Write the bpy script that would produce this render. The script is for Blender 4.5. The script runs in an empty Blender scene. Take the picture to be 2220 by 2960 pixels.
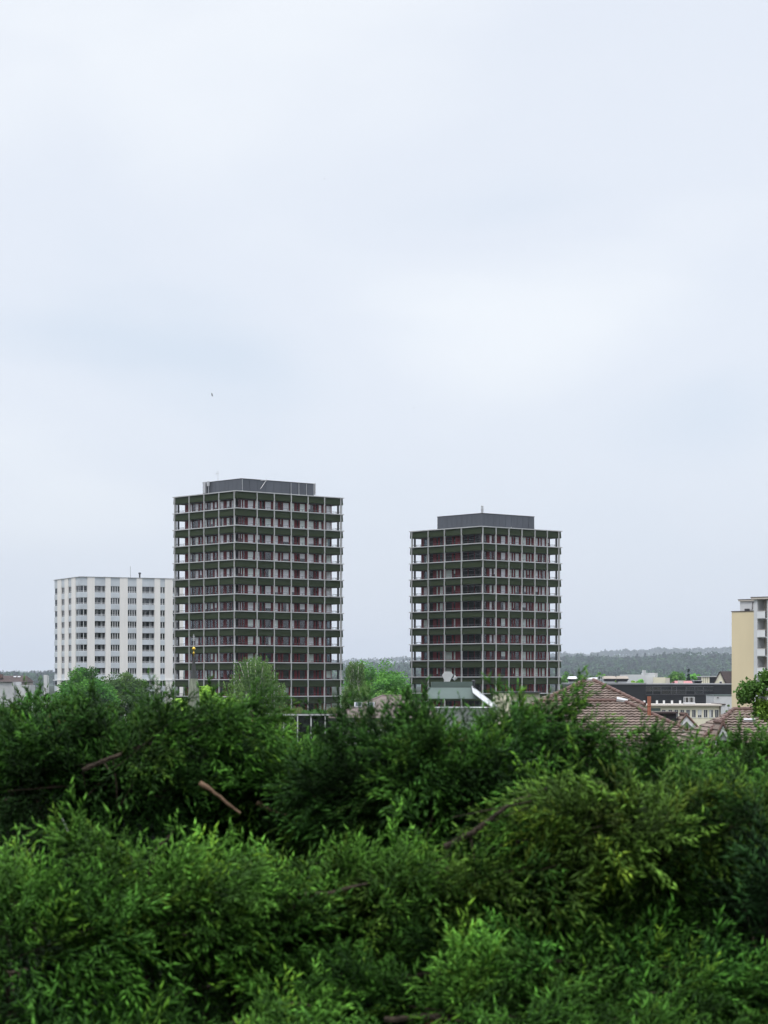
import bpy, math, random
import numpy as np

# ------------------------------------------------------------------ camera / world / sun
F = 6340.0; CX = 1110.0; HY = 1962.0; CAMZ = 14.0
SC = bpy.context.scene
COL = SC.collection
cam_d = bpy.data.cameras.new('camera'); cam = bpy.data.objects.new('camera', cam_d); COL.objects.link(cam)
cam.location = (0, 0, CAMZ); cam.rotation_euler = (math.radians(90), 0, 0)
cam_d.sensor_fit = 'HORIZONTAL'; cam_d.sensor_width = 36.0
cam_d.lens = F / 2220 * 36
cam_d.shift_y = (HY - 1480) / 2220
cam_d.clip_start = 0.05; cam_d.clip_end = 20000
cam_d.dof.use_dof = True; cam_d.dof.focus_distance = 320; cam_d.dof.aperture_fstop = 21
SC.camera = cam
SC.view_settings.view_transform = 'Standard'; SC.view_settings.look = 'None'
SC.view_settings.exposure = 0.1; SC.view_settings.gamma = 1.0

SUN_EL, SUN_AZ = math.radians(64), math.radians(205)      # azimuth from +Y clockwise: behind the camera, a little left
world = bpy.data.worlds.new('World'); SC.world = world; world.use_nodes = True
nt = world.node_tree; nt.nodes.clear(); N = nt.nodes.new; LK = nt.links.new
wout = N('ShaderNodeOutputWorld'); mixs = N('ShaderNodeMixShader')
bg1 = N('ShaderNodeBackground'); bg2 = N('ShaderNodeBackground')
sky = N('ShaderNodeTexSky'); sky.sky_type = 'NISHITA'; sky.sun_disc = False
sky.sun_elevation = SUN_EL; sky.sun_rotation = SUN_AZ
LK(sky.outputs[0], bg1.inputs[0]); bg1.inputs[1].default_value = 0.12
tc = N('ShaderNodeTexCoord'); mp = N('ShaderNodeMapping'); mp.inputs['Scale'].default_value = (1.0, 1.0, 2.6)
mp.inputs['Location'].default_value = (0.37, 0.0, 0.22); mp.inputs['Rotation'].default_value = (0, 0.35, 0)
LK(tc.outputs['Generated'], mp.inputs[0])
nz = N('ShaderNodeTexNoise'); nz.inputs['Scale'].default_value = 4.2; nz.inputs['Detail'].default_value = 5
nz.inputs['Roughness'].default_value = 0.42; nz.inputs['Distortion'].default_value = 0.35
LK(mp.outputs[0], nz.inputs[0])
cr = N('ShaderNodeValToRGB'); cr.color_ramp.interpolation = 'EASE'
e = cr.color_ramp.elements
e[0].position = 0.0; e[0].color = (0.67, 0.75, 0.86, 1)
e[1].position = 1.0; e[1].color = (0.88, 0.917, 0.965, 1)
m_ = e.new(0.5); m_.color = (0.78, 0.828, 0.912, 1)
def wmath(op, a, b):
    n_ = N('ShaderNodeMath'); n_.operation = op
    for i_, q_ in enumerate((a, b)):
        if isinstance(q_, (int, float)): n_.inputs[i_].default_value = q_
        else: LK(q_, n_.inputs[i_])
    return n_.outputs[0]
acc = wmath('MULTIPLY', wmath('SUBTRACT', nz.outputs[0], 0.5), 1.5)
# broad soft cloud patches: (azimuth x, elevation z, half width, half height, amount), in direction units
for az, el, wx, wz, am in ((-.115, .145, .15, .035, -.42), (.140, .120, .05, .035, -.25), (.03, .215, .09, .024, -.12), (-.12, .262, .16, .05, .42), (.055, .158, .10, .030, .34),
                           (-.15, .070, .07, .022, .36), (.125, .19, .06, .03, .24), (-.16, .040, .10, .014, -.2), (.10, .27, .12, .05, .05), (.5, .3, .3, .2, -.3), (-.6, .4, .4, .2, .3)):
    vs_ = N('ShaderNodeVectorMath'); vs_.operation = 'SUBTRACT'; LK(tc.outputs['Generated'], vs_.inputs[0]); vs_.inputs[1].default_value = (az, .97, el)
    vm_ = N('ShaderNodeVectorMath'); vm_.operation = 'MULTIPLY'; LK(vs_.outputs[0], vm_.inputs[0]); vm_.inputs[1].default_value = (1 / wx, .8, 1 / wz)
    vl_ = N('ShaderNodeVectorMath'); vl_.operation = 'LENGTH'; LK(vm_.outputs[0], vl_.inputs[0])
    mr_ = N('ShaderNodeMapRange'); mr_.interpolation_type = 'SMOOTHSTEP'; mr_.inputs[1].default_value = 0; mr_.inputs[2].default_value = 1.5
    mr_.inputs[3].default_value = am; mr_.inputs[4].default_value = 0; LK(vl_.outputs['Value'], mr_.inputs[0])
    acc = wmath('ADD', acc, mr_.outputs[0])
LK(wmath('ADD', acc, 0.5), cr.inputs[0])
sp = N('ShaderNodeSeparateXYZ'); LK(tc.outputs['Generated'], sp.inputs[0])
hz = N('ShaderNodeMapRange'); hz.inputs[1].default_value = -0.01; hz.inputs[2].default_value = 0.15
hz.interpolation_type = 'SMOOTHSTEP'; LK(sp.outputs[2], hz.inputs[0])
mx = N('ShaderNodeMix'); mx.data_type = 'RGBA'; mx.inputs[6].default_value = (0.68, 0.735, 0.83, 1)
LK(hz.outputs[0], mx.inputs[0]); LK(cr.outputs[0], mx.inputs[7])
zn = N('ShaderNodeMapRange'); zn.inputs[1].default_value = 0.33; zn.inputs[2].default_value = 1.0
zn.inputs[3].default_value = 1.0; zn.inputs[4].default_value = 2.9; LK(sp.outputs[2], zn.inputs[0])
LK(mx.outputs[2], bg2.inputs[0]); LK(zn.outputs[0], bg2.inputs[1])
mixs.inputs[0].default_value = 0.93
LK(bg1.outputs[0], mixs.inputs[1]); LK(bg2.outputs[0], mixs.inputs[2]); LK(mixs.outputs[0], wout.inputs[0])

sl = bpy.data.lights.new('sun', 'SUN'); sun = bpy.data.objects.new('sun', sl); COL.objects.link(sun)
sl.energy = 1.4; sl.angle = math.radians(14); sl.color = (1, 0.965, 0.9)
sd = (math.sin(SUN_AZ) * math.cos(SUN_EL), math.cos(SUN_AZ) * math.cos(SUN_EL), math.sin(SUN_EL))
import mathutils
sun.rotation_euler = mathutils.Vector(sd).to_track_quat('Z', 'Y').to_euler()
sun.location = (0, -20, 80)
SC.cycles.max_bounces = 7; SC.cycles.transparent_max_bounces = 12; SC.cycles.volume_bounces = 0

# ------------------------------------------------------------------ helpers
R0 = random.Random(7)
def P(x, y, d):
    return ((x - CX) / F * d, d, CAMZ + (HY - y) / F * d)
def PX(x, d): return (x - CX) / F * d
def PZ(y, d): return CAMZ + (HY - y) / F * d

def tag(o, label=None, cat=None, group=None, kind=None):
    if label: o['label'] = label
    if cat: o['category'] = cat
    if group: o['group'] = group
    if kind: o['kind'] = kind
    return o
def empty(name, loc, rz=0, label=None, cat=None, group=None):
    o = bpy.data.objects.new(name, None); COL.objects.link(o)
    o.location = loc; o.rotation_euler = (0, 0, rz); o.empty_display_size = 0.5
    return tag(o, label, cat, group)

def mat(name, col, rough=0.75, var=0.12, scale=0.6, spec=0.3, bump=0.0, metal=0.0, stretch=(1, 1, 1), bscale=None, var2=None):
    m = bpy.data.materials.new(name); m.use_nodes = True
    t = m.node_tree; b = t.nodes['Principled BSDF']
    b.inputs['Roughness'].default_value = rough; b.inputs['Metallic'].default_value = metal
    b.inputs['Specular IOR Level'].default_value = spec
    co = t.nodes.new('ShaderNodeTexCoord'); mpg = t.nodes.new('ShaderNodeMapping')
    mpg.inputs['Scale'].default_value = stretch; t.links.new(co.outputs['Object'], mpg.inputs[0])
    n = t.nodes.new('ShaderNodeTexNoise'); n.inputs['Scale'].default_value = scale; n.inputs['Detail'].default_value = 6
    n.inputs['Roughness'].default_value = 0.65
    t.links.new(mpg.outputs[0], n.inputs[0])
    r = t.nodes.new('ShaderNodeValToRGB')
    r.color_ramp.elements[0].position = 0.3; r.color_ramp.elements[1].position = 0.7
    lo = [c * (1 - var) for c in col]; hi = [min(1, c * (1 + var)) for c in col]
    if var2: hi = var2
    r.color_ramp.elements[0].color = (*lo, 1); r.color_ramp.elements[1].color = (*hi, 1)
    t.links.new(n.outputs[0], r.inputs[0]); t.links.new(r.outputs[0], b.inputs['Base Color'])
    if bump:
        bp = t.nodes.new('ShaderNodeBump'); bp.inputs['Strength'].default_value = bump; bp.inputs['Distance'].default_value = 0.03
        n2 = t.nodes.new('ShaderNodeTexNoise'); n2.inputs['Scale'].default_value = bscale or scale * 8
        t.links.new(mpg.outputs[0], n2.inputs[0])
        t.links.new(n2.outputs[0], bp.inputs['Height']); t.links.new(bp.outputs[0], b.inputs['Normal'])
    return m

def glass_mat(name, tint=(0.75, 0.85, 0.88), refl=0.22, rough=0.02):
    m = bpy.data.materials.new(name); m.use_nodes = True
    t = m.node_tree; t.nodes.clear()
    o = t.nodes.new('ShaderNodeOutputMaterial'); mxx = t.nodes.new('ShaderNodeMixShader')
    tr = t.nodes.new('ShaderNodeBsdfTransparent'); tr.inputs[0].default_value = (*tint, 1)
    gl = t.nodes.new('ShaderNodeBsdfGlossy'); gl.inputs['Roughness'].default_value = rough
    gl.inputs['Color'].default_value = (0.95, 0.97, 1, 1)
    fr = t.nodes.new('ShaderNodeLayerWeight'); fr.inputs[0].default_value = 0.12
    mr = t.nodes.new('ShaderNodeMapRange'); mr.inputs[3].default_value = refl; mr.inputs[4].default_value = 0.9
    t.links.new(fr.outputs['Fresnel'], mr.inputs[0]); t.links.new(mr.outputs[0], mxx.inputs[0])
    t.links.new(tr.outputs[0], mxx.inputs[1]); t.links.new(gl.outputs[0], mxx.inputs[2]); t.links.new(mxx.outputs[0], o.inputs[0])
    return m

def leaf_mat(name, transl=0.25, rough=0.55, spec=0.25):
    m = bpy.data.materials.new(name); m.use_nodes = True
    t = m.node_tree; b = t.nodes['Principled BSDF']; o = t.nodes['Material Output']
    b.inputs['Roughness'].default_value = rough; b.inputs['Specular IOR Level'].default_value = spec
    at = t.nodes.new('ShaderNodeAttribute'); at.attribute_name = 'tint'
    t.links.new(at.outputs['Color'], b.inputs['Base Color'])
    tl = t.nodes.new('ShaderNodeBsdfTranslucent'); t.links.new(at.outputs['Color'], tl.inputs[0])
    ms = t.nodes.new('ShaderNodeMixShader'); ms.inputs[0].default_value = transl
    t.links.new(b.outputs[0], ms.inputs[1]); t.links.new(tl.outputs[0], ms.inputs[2]); t.links.new(ms.outputs[0], o.inputs[0])
    return m

class MB:
    def __init__(s): s.v = []; s.f = []
    def add(s, vs, fs):
        n = len(s.v); s.v += [tuple(map(float, q)) for q in vs]; s.f += [tuple(i + n for i in f) for f in fs]; return s
    def box(s, x0, x1, y0, y1, z0, z1):
        vs = [(x0, y0, z0), (x1, y0, z0), (x1, y1, z0), (x0, y1, z0), (x0, y0, z1), (x1, y0, z1), (x1, y1, z1), (x0, y1, z1)]
        return s.add(vs, [(3, 2, 1, 0), (4, 5, 6, 7), (0, 1, 5, 4), (1, 2, 6, 5), (2, 3, 7, 6), (3, 0, 4, 7)])
    def frustum(s, b, t, z0, z1):      # b, t = (x0,x1,y0,y1)
        vs = [(b[0], b[2], z0), (b[1], b[2], z0), (b[1], b[3], z0), (b[0], b[3], z0), (t[0], t[2], z1), (t[1], t[2], z1), (t[1], t[3], z1), (t[0], t[3], z1)]
        return s.add(vs, [(3, 2, 1, 0), (4, 5, 6, 7), (0, 1, 5, 4), (1, 2, 6, 5), (2, 3, 7, 6), (3, 0, 4, 7)])
    def slab(s, poly, n, th):          # polygon extruded along n
        k = len(poly); n = np.array(n, float); n /= np.linalg.norm(n)
        a = [np.array(p, float) for p in poly]; b = [p + n * th for p in a]
        s.add(a + b, [tuple(range(k))[::-1], tuple(range(k, 2 * k))] + [(i, (i + 1) % k, k + (i + 1) % k, k + i) for i in range(k)])
        return s
    def tube(s, pts, rad, sides=6, cap=True):
        pts = [np.array(p, float) for p in pts]; n = len(pts)
        if not hasattr(rad, '__len__'): rad = [rad] * n
        base = len(s.v); up = np.array((0.13, 0.21, 0.97))
        for i, p in enumerate(pts):
            d = pts[min(i + 1, n - 1)] - pts[max(i - 1, 0)]; d = d / (np.linalg.norm(d) + 1e-9)
            u = up if abs(d @ up) < 0.95 else np.array((1., 0, 0))
            a = np.cross(d, u); a /= np.linalg.norm(a); b = np.cross(d, a)
            for k in range(sides):
                th = 2 * math.pi * k / sides
                s.v.append(tuple(p + (a * math.cos(th) + b * math.sin(th)) * rad[i]))
        for i in range(n - 1):
            for k in range(sides):
                k2 = (k + 1) % sides
                s.f.append((base + i * sides + k, base + i * sides + k2, base + (i + 1) * sides + k2, base + (i + 1) * sides + k))
        if cap:
            s.f.append(tuple(base + k for k in range(sides))[::-1])
            s.f.append(tuple(base + (n - 1) * sides + k for k in range(sides)))
        return s
    def lathe(s, prof, cx=0, cy=0, sides=12):
        return s.tube([(cx, cy, z) for r, z in prof], [max(r, 1e-3) for r, z in prof], sides)
    def build(s, name, m, parent=None, loc=(0, 0, 0), smooth=False, off=None):
        v = s.v
        if off is not None: v = [(a - off[0], b - off[1], c - off[2]) for a, b, c in v]
        me = bpy.data.meshes.new(name); me.from_pydata(v, [], s.f); me.materials.append(m); me.update()
        if smooth: me.polygons.foreach_set('use_smooth', [True] * len(me.polygons))
        o = bpy.data.objects.new(name, me); COL.objects.link(o)
        if parent: o.parent = parent
        o.location = loc
        return o

def np_mesh(name, V, T, tint, m, parent=None, off=(0, 0, 0), k=3):
    me = bpy.data.meshes.new(name); V = (V - np.array(off)).astype(np.float32)
    me.vertices.add(len(V)); me.vertices.foreach_set('co', V.ravel())
    nf = len(T); me.loops.add(nf * k); me.loops.foreach_set('vertex_index', T.astype(np.int32).ravel())
    me.polygons.add(nf); me.polygons.foreach_set('loop_start', np.arange(nf, dtype=np.int32) * k)
    me.update(calc_edges=True)
    if tint is not None:
        at = me.color_attributes.new('tint', 'FLOAT_COLOR', 'POINT')
        c = np.ones((len(V), 4), np.float32); c[:, :3] = tint; at.data.foreach_set('color', c.ravel())
    me.materials.append(m)
    o = bpy.data.objects.new(name, me); COL.objects.link(o)
    if parent: o.parent = parent
    return o

# leaf quads scattered: centres (n,3), size, colours
def leaf_quads(C, size, rng, flat=0.0, aspect=0.6, hang=None):
    n = len(C)
    a = rng.normal(size=(n, 3)); a[:, 2] *= (1 - flat)
    if hang is not None: a = np.array(hang) + rng.normal(size=(n, 3)) * 0.35
    a /= np.linalg.norm(a, axis=1)[:, None]
    b = rng.normal(size=(n, 3)); b -= (b * a).sum(1)[:, None] * a; b /= np.linalg.norm(b, axis=1)[:, None]
    s = size * rng.uniform(0.6, 1.4, n)[:, None]
    V = np.stack([C - a * s * 0.5, C + b * s * aspect * 0.5, C + a * s * 0.5, C - b * s * aspect * 0.5], 1).reshape(-1, 3)
    T = np.arange(n * 4).reshape(n, 4)
    return V, T

def ground_z(x, y):
    if y < -4: z = CAMZ - 1.6 + min(-y - 4, 90) * 0.5  # unseen slope behind the camera, added to block low frontal sky light
    elif y < 22: z = CAMZ - 1.6 - max(0, y) * 0.01
    else: z = float(np.interp(y, [22, 92, 130, 220, 300], [CAMZ - 1.82, 8.5, 6.3, 1.0, 0]))
    return z

# ------------------------------------------------------------------ materials
M_white = mat('white_concrete', (0.50, 0.50, 0.50), 0.7, 0.16, 0.5)
M_panel = mat('green_parapet_panel', (0.030, 0.043, 0.018), 0.75, 0.22, 0.35, 0.12, bump=0.35, stretch=(1, 1, 14), bscale=1.2)
M_soffit = mat('dark_soffit', (0.11, 0.115, 0.11), 0.8, 0.1)
M_red = mat('dark_red_frame', (0.19, 0.010, 0.014), 0.5, 0.3, 0.7)
M_inner = mat('dark_interior', (0.018, 0.016, 0.016), 0.9, 0.4, 0.4)
M_curt1 = mat('lilac_curtain', (0.88, 0.86, 0.88), 0.9, 0.04, 1.0)
M_curt2 = mat('pale_curtain', (0.84, 0.90, 0.85), 0.9, 0.04, 1.0)
M_glass = glass_mat('window_glass', (1, 1, 1), 0.045)
M_glass2 = glass_mat('window_glass_deep', (0.30, 0.34, 0.36), 0.06)
M_zinc = mat('grey_zinc_cladding', (0.085, 0.092, 0.108), 0.55, 0.22, 0.35, 0.5, stretch=(1, 1, 0.25))
M_metal = mat('pale_metal', (0.52, 0.52, 0.53), 0.4, 0.1, 1.5, metal=0.3)
M_dark = mat('dark_metal', (0.05, 0.05, 0.055), 0.5, 0.2, 1.5)
M_rail = mat('dark_railing', (0.11, 0.11, 0.12), 0.5, 0.2)
M_cream = mat('cream_pilaster', (0.82, 0.785, 0.745), 0.85, 0.05, 0.35, stretch=(3, 3, 0.25))
M_spand = mat('pale_grey_spandrel', (0.56, 0.59, 0.62), 0.5, 0.14, 0.25)
M_wframe = mat('white_frame', (0.74, 0.74, 0.74), 0.5, 0.05)
M_yellow = mat('yellow_render', (0.74, 0.62, 0.41), 0.9, 0.05, 0.25, stretch=(1, 1, 0.3))
M_lgrey = mat('light_grey_render', (0.62, 0.62, 0.62), 0.85, 0.07, 0.4)
M_beige = mat('beige_wall', (0.60, 0.54, 0.47), 0.9, 0.08, 0.4)
M_creamw = mat('cream_render', (0.79, 0.735, 0.57), 0.9, 0.05, 0.3)
M_zcap = mat('grey_edge_flashing', (0.30, 0.30, 0.31), 0.6, 0.15, 0.5)
M_hood = mat('dull_beige_hood', (0.36, 0.31, 0.26), 0.7, 0.1, 0.5)
M_tile = mat('brown_pink_roof_tile', (0.15, 0.108, 0.085), 0.65, 0.30, 1.3, 0.3, bump=0.2, bscale=14, var2=(0.265, 0.197, 0.162))
M_cap = mat('brown_ridge_tile', (0.15, 0.088, 0.072), 0.65, 0.3, 3.0, 0.35)
M_tile2 = mat('old_brown_tile', (0.20, 0.16, 0.145), 0.8, 0.25, 1.8)
M_salmon = mat('salmon_tile', (0.36, 0.20, 0.155), 0.8, 0.2, 2.5)
M_black = mat('black_slate_cladding', (0.020, 0.021, 0.024), 0.5, 0.3, 0.5, 0.35, stretch=(0.6, 0.6, 6))
M_copper = mat('green_copper_sheet', (0.10, 0.135, 0.12), 0.6, 0.12, 0.6)
M_spire = mat('grey_slate_spire', (0.06, 0.062, 0.06), 0.7, 0.3, 3, stretch=(3, 3, .6))
M_patina = mat('mossy_copper_spire', (0.22, 0.24, 0.18), 0.75, 0.35, 3, stretch=(3, 3, .5))
M_gold = mat('gilded_metal', (0.83, 0.55, 0.08), 0.3, 0.05, 2, metal=0.6)
M_brownroof = mat('dark_brown_roof', (0.075, 0.054, 0.050), 0.8, 0.15, 0.6)
M_orange = mat('terracotta_pipe', (0.34, 0.13, 0.08), 0.7, 0.25, 4)
M_bark = mat('juniper_bark', (0.036, 0.027, 0.020), 0.9, 0.5, 40, bump=0.6, stretch=(1, 1, 1), var2=(0.10, 0.072, 0.05))
M_tanwood = mat('peeled_tan_wood', (0.20, 0.125, 0.08), 0.85, 0.5, 40, bump=0.3)
M_birch = mat('pale_birch_bark', (0.50, 0.48, 0.42), 0.8, 0.3, 3)
M_trunk = mat('tree_bark', (0.11, 0.085, 0.065), 0.9, 0.3, 3)
M_ground = mat('city_ground', (0.018, 0.030, 0.012), 1.0, 0.4, 0.05, 0.0, var2=(0.035, 0.045, 0.022))
M_hill = mat('wooded_hill_soil', (0.03, 0.055, 0.03), 0.95, 0.3, 0.01)
M_needle = leaf_mat('juniper_needles', 0.12, 0.6, 0.12)
M_leaf = leaf_mat('broad_leaves', 0.30, 0.6, 0.2)
M_grass = leaf_mat('roof_grass', 0.3, 0.7, 0.1)
M_bird = mat('dark_feathers', (0.02, 0.02, 0.025), 0.7, 0.1, 5)

# ------------------------------------------------------------------ ground and hills
def grid_sheet(name, xs, ys, fz, m):
    V = np.array([(x, y, fz(x, y)) for y in ys for x in xs]); nx = len(xs)
    T = np.array([(j * nx + i, j * nx + i + 1, (j + 1) * nx + i + 1, (j + 1) * nx + i) for j in range(len(ys) - 1) for i in range(nx - 1)])
    return tag(np_mesh(name, V, T, None, m, k=4), kind='structure')
grid_sheet('ground', [-7000, -3000, -1200, -500, -150, -50, 0, 50, 150, 500, 1200, 3000, 7000],
           [-6000, -1500, -200, -94, -40, -4, 0, 5, 22, 35, 50, 65, 80, 92, 110, 150, 220, 300, 600, 1500, 4000, 9000, 13000], ground_z, M_ground)

def interp(pts, x):
    xs = [p[0] for p in pts]; ys = [p[1] for p in pts]
    return float(np.interp(x, xs, ys))
def smooth_noise(x, seed):
    return sum(math.sin(x * f + seed * (i + 1.7)) * a for i, (f, a) in enumerate([(0.021, 1.2), (0.05, .7), (0.11, .4)]))
def hill(name, sky_pts, d0, d1, treeh, seed):
    x0, x1 = PX(-500, d1), PX(2700, d1)
    def fz(x, y):
        px = CX + x / d1 * F
        top = PZ(interp(sky_pts, px) + smooth_noise(px, seed), d1) - treeh
        t = (y - d0) / (d1 - d0)
        t = max(0, min(1, t)) if y <= d1 else max(0.0, 1 - (y - d1) / (d1 - d0))
        t = t * t * (3 - 2 * t)
        return -2 + (top + 2) * t
    xs = np.linspace(x0, x1, 90); ys = np.linspace(d0, d1 + (d1 - d0), 24)
    grid_sheet(name, xs, ys, fz, M_hill)
    return fz
near_sky = [(a_, b_ + 7) for a_, b_ in [(-500, 1972), (0, 1970), (80, 1960), (112, 1947), (156, 1945), (500, 1946), (960, 1926), (1040, 1924), (1185, 1915), (1620, 1904), (1700, 1902), (1800, 1903), (1900, 1899), (1950, 1893), (2000, 1900), (2060, 1894), (2115, 1896), (2400, 1888), (2700, 1885)]]
far_sky = [(-500, 1946), (0, 1946), (160, 1945), (700, 1925), (985, 1911), (1100, 1910), (1185, 1903), (1620, 1894), (1690, 1899), (1750, 1888), (1810, 1882), (1850, 1884), (1900, 1878), (1950, 1881), (1990, 1883), (2060, 1878), (2115, 1877), (2400, 1870), (2700, 1868)]
fz_near = hill('wooded_hillside', near_sky, 3600, 5000, 19, 1)
fz_far = hill('distant_hill_ridge', far_sky, 8500, 10000, 14, 4)

def forest(name, label, fz, d0, d1, n, seed, cols, scale=1.0, per=34, leaf=2.7):
    rng = np.random.default_rng(seed); Cs = []; Ts = []; cones = []
    for i in range(n):
        y = d1 - (d1 - d0) * rng.random() ** 1.5 if i > n // 5 else d1 - rng.random() * (d1 - d0) * 0.04
        px = rng.uniform(-60, 2280) if i % 3 else rng.uniform(1560, 2180)
        x = (px - CX) / F * y; z = fz(x, y)
        h = rng.uniform(11, 22) * scale; conif = rng.random() < 0.33
        if rng.random() < 0.08: h *= 1.25
        w = h * (0.2 if conif else rng.uniform(0.34, 0.5))
        k = per; u = rng.random(k) ** 0.7; th = rng.uniform(0, 6.283, k)
        if conif: rr = w * (1 - u) + 0.3; zz = h * (0.15 + 0.9 * u)
        else:
            ph = np.arccos(rng.uniform(-0.5, 1, k)); rr = w * np.sin(ph) * rng.uniform(0.75, 1.05, k); zz = h * 0.55 + h * 0.42 * np.cos(ph)
        C = np.stack([x + rr * np.cos(th), y + rr * np.sin(th), z + zz], 1)
        c = np.array(cols[0] if conif else cols[1 + rng.integers(len(cols) - 1)]) * rng.uniform(0.7, 1.3)
        Cs.append(C); Ts.append(np.repeat((c[None] * rng.uniform(0.9, 1.1, (k, 1))), 4, 0))
    C = np.concatenate(Cs); V, T = leaf_quads(C, leaf * 1.6 * scale, rng, 0.2, 0.8)
    o = np_mesh(name, V, T, np.concatenate(Ts), M_leaf, k=4)
    return tag(o, label, 'forest', kind='stuff')
forest('hillside_forest', 'dark green mixed forest covering the nearer hillside behind the towers', fz_near, 3600, 5015, 5600, 3,
       [(0.010, 0.034, 0.024), (0.026, 0.075, 0.032), (0.045, 0.11, 0.036), (0.016, 0.054, 0.026)], 1.25)
forest('ridge_forest', 'hazy blue-green forest along the farthest ridge under the sky', fz_far, 8900, 10015, 2600, 5,
       [(0.02, 0.045, 0.028), (0.035, 0.07, 0.03), (0.03, 0.06, 0.03)], 1.15, 20, 4.6)

# ------------------------------------------------------------------ dark green apartment towers
class Frame:
    """oblique building frame: corner at pixel px, depth d; local x runs to the right, y to the back left"""
    def __init__(s, px, d, ux, uy):
        s.cx, s.cy = PX(px, d), d; s.ux, s.uy = ux, uy; s.vx, s.vy = -uy, ux; s.rz = math.atan2(uy, ux); s.d = d
    def sx(s, px, i=0.0):
        t = (px - CX) / F
        return (t * (s.cy + s.vy * i) - (s.cx + s.vx * i)) / (s.ux - t * s.uy)
    def sy(s, px, i=0.0):
        t = (px - CX) / F
        return (t * (s.cy + s.uy * i) - (s.cx + s.ux * i)) / (s.vx - t * s.vy)

def tower(fr, ztop, pitch, W, L, cols_r, cols_l, bays_r, bays_l, box, label, seed, nlev=15):
    rg = random.Random(seed)
    root = empty('apartment_tower', (fr.cx, fr.cy, 0), fr.rz, label, 'apartment tower', 'dark green apartment towers')
    IN = 1.45
    for px_, py_ in ((.64, L - .64), (W - .64, .64)): MB().box(px_ - .13, px_ + .13, py_ - .13, py_ + .13, 0, ztop - .45).build('corner_post', M_dark, root)
    # core
    MB().box(IN + 1.0, W - IN - 1.0, IN + 1.0, L - IN - 1.0, 0, ztop - 0.3).build('core_wall', M_inner, root)
    MB().box(0.15, W - 0.15, 0.15, L - 0.15, ztop - 0.42, ztop - 0.20).build('roof', M_soffit, root)
    def ring(mb, o0, o1, z0, z1, t0=None):
        # o0 = outer offset (negative = outside), o1 = inner offset
        mb.box(o0, W - o0, o0, o1, z0, z1); mb.box(o0, W - o0, L - o1, L - o0, z0, z1)
        mb.box(o0, o1, o1, L - o1, z0, z1); mb.box(W - o1, W - o0, o1, L - o1, z0, z1)
    for k in range(nlev):
        z = ztop - k * pitch
        a = MB(); ring(a, -0.13, 0.20, z - 0.15, z); a.build('ledge', M_white, root)
        # parapet ring of panels, leaning out towards the bottom, with open joints at the columns
        a = MB(); zt, zb = z - 0.152, z - 1.33
        def pan(p0, p1, face):
            def q(s_, o, zz): return {'r': (s_, o, zz), 'l': (o, s_, zz), 'b': (s_, L - o, zz), 'c': (W - o, s_, zz)}[face]
            zm = zb + 0.10
            vs = [q(p0, 0.10, zt), q(p1, 0.10, zt), q(p1, 0.0, zm), q(p0, 0.0, zm), q(p1, 0.03, zb), q(p0, 0.03, zb),
                  q(p0, 0.2, zt), q(p1, 0.2, zt), q(p1, 0.2, zb), q(p0, 0.2, zb)]
            a.add(vs, [(0, 1, 2, 3), (3, 2, 4, 5), (1, 0, 6, 7), (6, 9, 8, 7), (5, 4, 8, 9), (0, 3, 5, 9, 6), (1, 7, 8, 4, 2)])
        for face, cs, tot in (('r', cols_r, W), ('b', cols_r, W), ('l', cols_l, L), ('c', cols_l, L)):
            bs = [0.012] + list(cs) + [tot - 0.012]
            bs = [b for i, b in enumerate(bs) if i == 0 or b - bs[i - 1] > 0.8 or i == len(bs) - 1]
            for p0, p1 in zip(bs[:-1], bs[1:]): pan(p0 + 0.012, p1 - 0.012, face)
        a.build('parapet', M_panel, root)
        MB().box(0.205, W - 0.205, 0.205, L - 0.205, z - 1.35, z - 1.13).build('floor_slab', M_soffit, root)
        if k > 0:
            a = MB()
            for face, tot in (('r', W), ('l', L)):
                n = int(tot / 1.1)
                for i in range(n + 1):
                    s_ = 0.4 + (tot - 0.8) * i / n
                    (a.box(s_ - .02, s_ + .02, .22, .26, z, z + .34) if face == 'r' else a.box(.22, .26, s_ - .02, s_ + .02, z, z + .34))
                (a.box(.4, tot - .4, .22, .26, z + .34, z + .38) if face == 'r' else a.box(.22, .26, .4, tot - .4, z + .34, z + .38))
            for face, tot in (('b', W), ('c', L)):
                n = int(tot / 1.1)
                for i in range(n + 1):
                    s_ = 0.4 + (tot - 0.8) * i / n
                    (a.box(s_ - .02, s_ + .02, L - .26, L - .22, z, z + .34) if face == 'b' else a.box(W - .26, W - .22, s_ - .02, s_ + .02, z, z + .34))
                (a.box(.4, tot - .4, L - .26, L - .22, z + .34, z + .38) if face == 'b' else a.box(W - .26, W - .22, .4, tot - .4, z + .34, z + .38))
            a.build('railing', M_rail, root)
    # columns
    for s_ in cols_r: MB().box(s_ - .052, s_ + .052, -.15, .14, 0, ztop - 0.174).build('column', M_white, root)
    for s_ in cols_l: MB().box(-.15, .14, s_ - .052, s_ + .052, 0, ztop - 0.174).build('column', M_white, root)
    for s_ in [.57] + [c for c in cols_r if c > 1.5]: MB().box(s_ - .07, s_ + .07, L - .14, L + .19, 0, ztop - 0.174).build('column', M_white, root)
    for s_ in [.57] + [c for c in cols_l if c > 1.5]: MB().box(W - .14, W + .19, s_ - .07, s_ + .07, 0, ztop - 0.174).build('column', M_white, root)
    # window walls: per bay and floor
    nwin = 0
    rest_f, rest_g, rest_c = MB(), MB(), MB()
    order = [(k, face, bi) for k in range(nlev - 1) for face in ('r', 'l') for bi in range(len(bays_r if face == 'r' else bays_l))]
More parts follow.
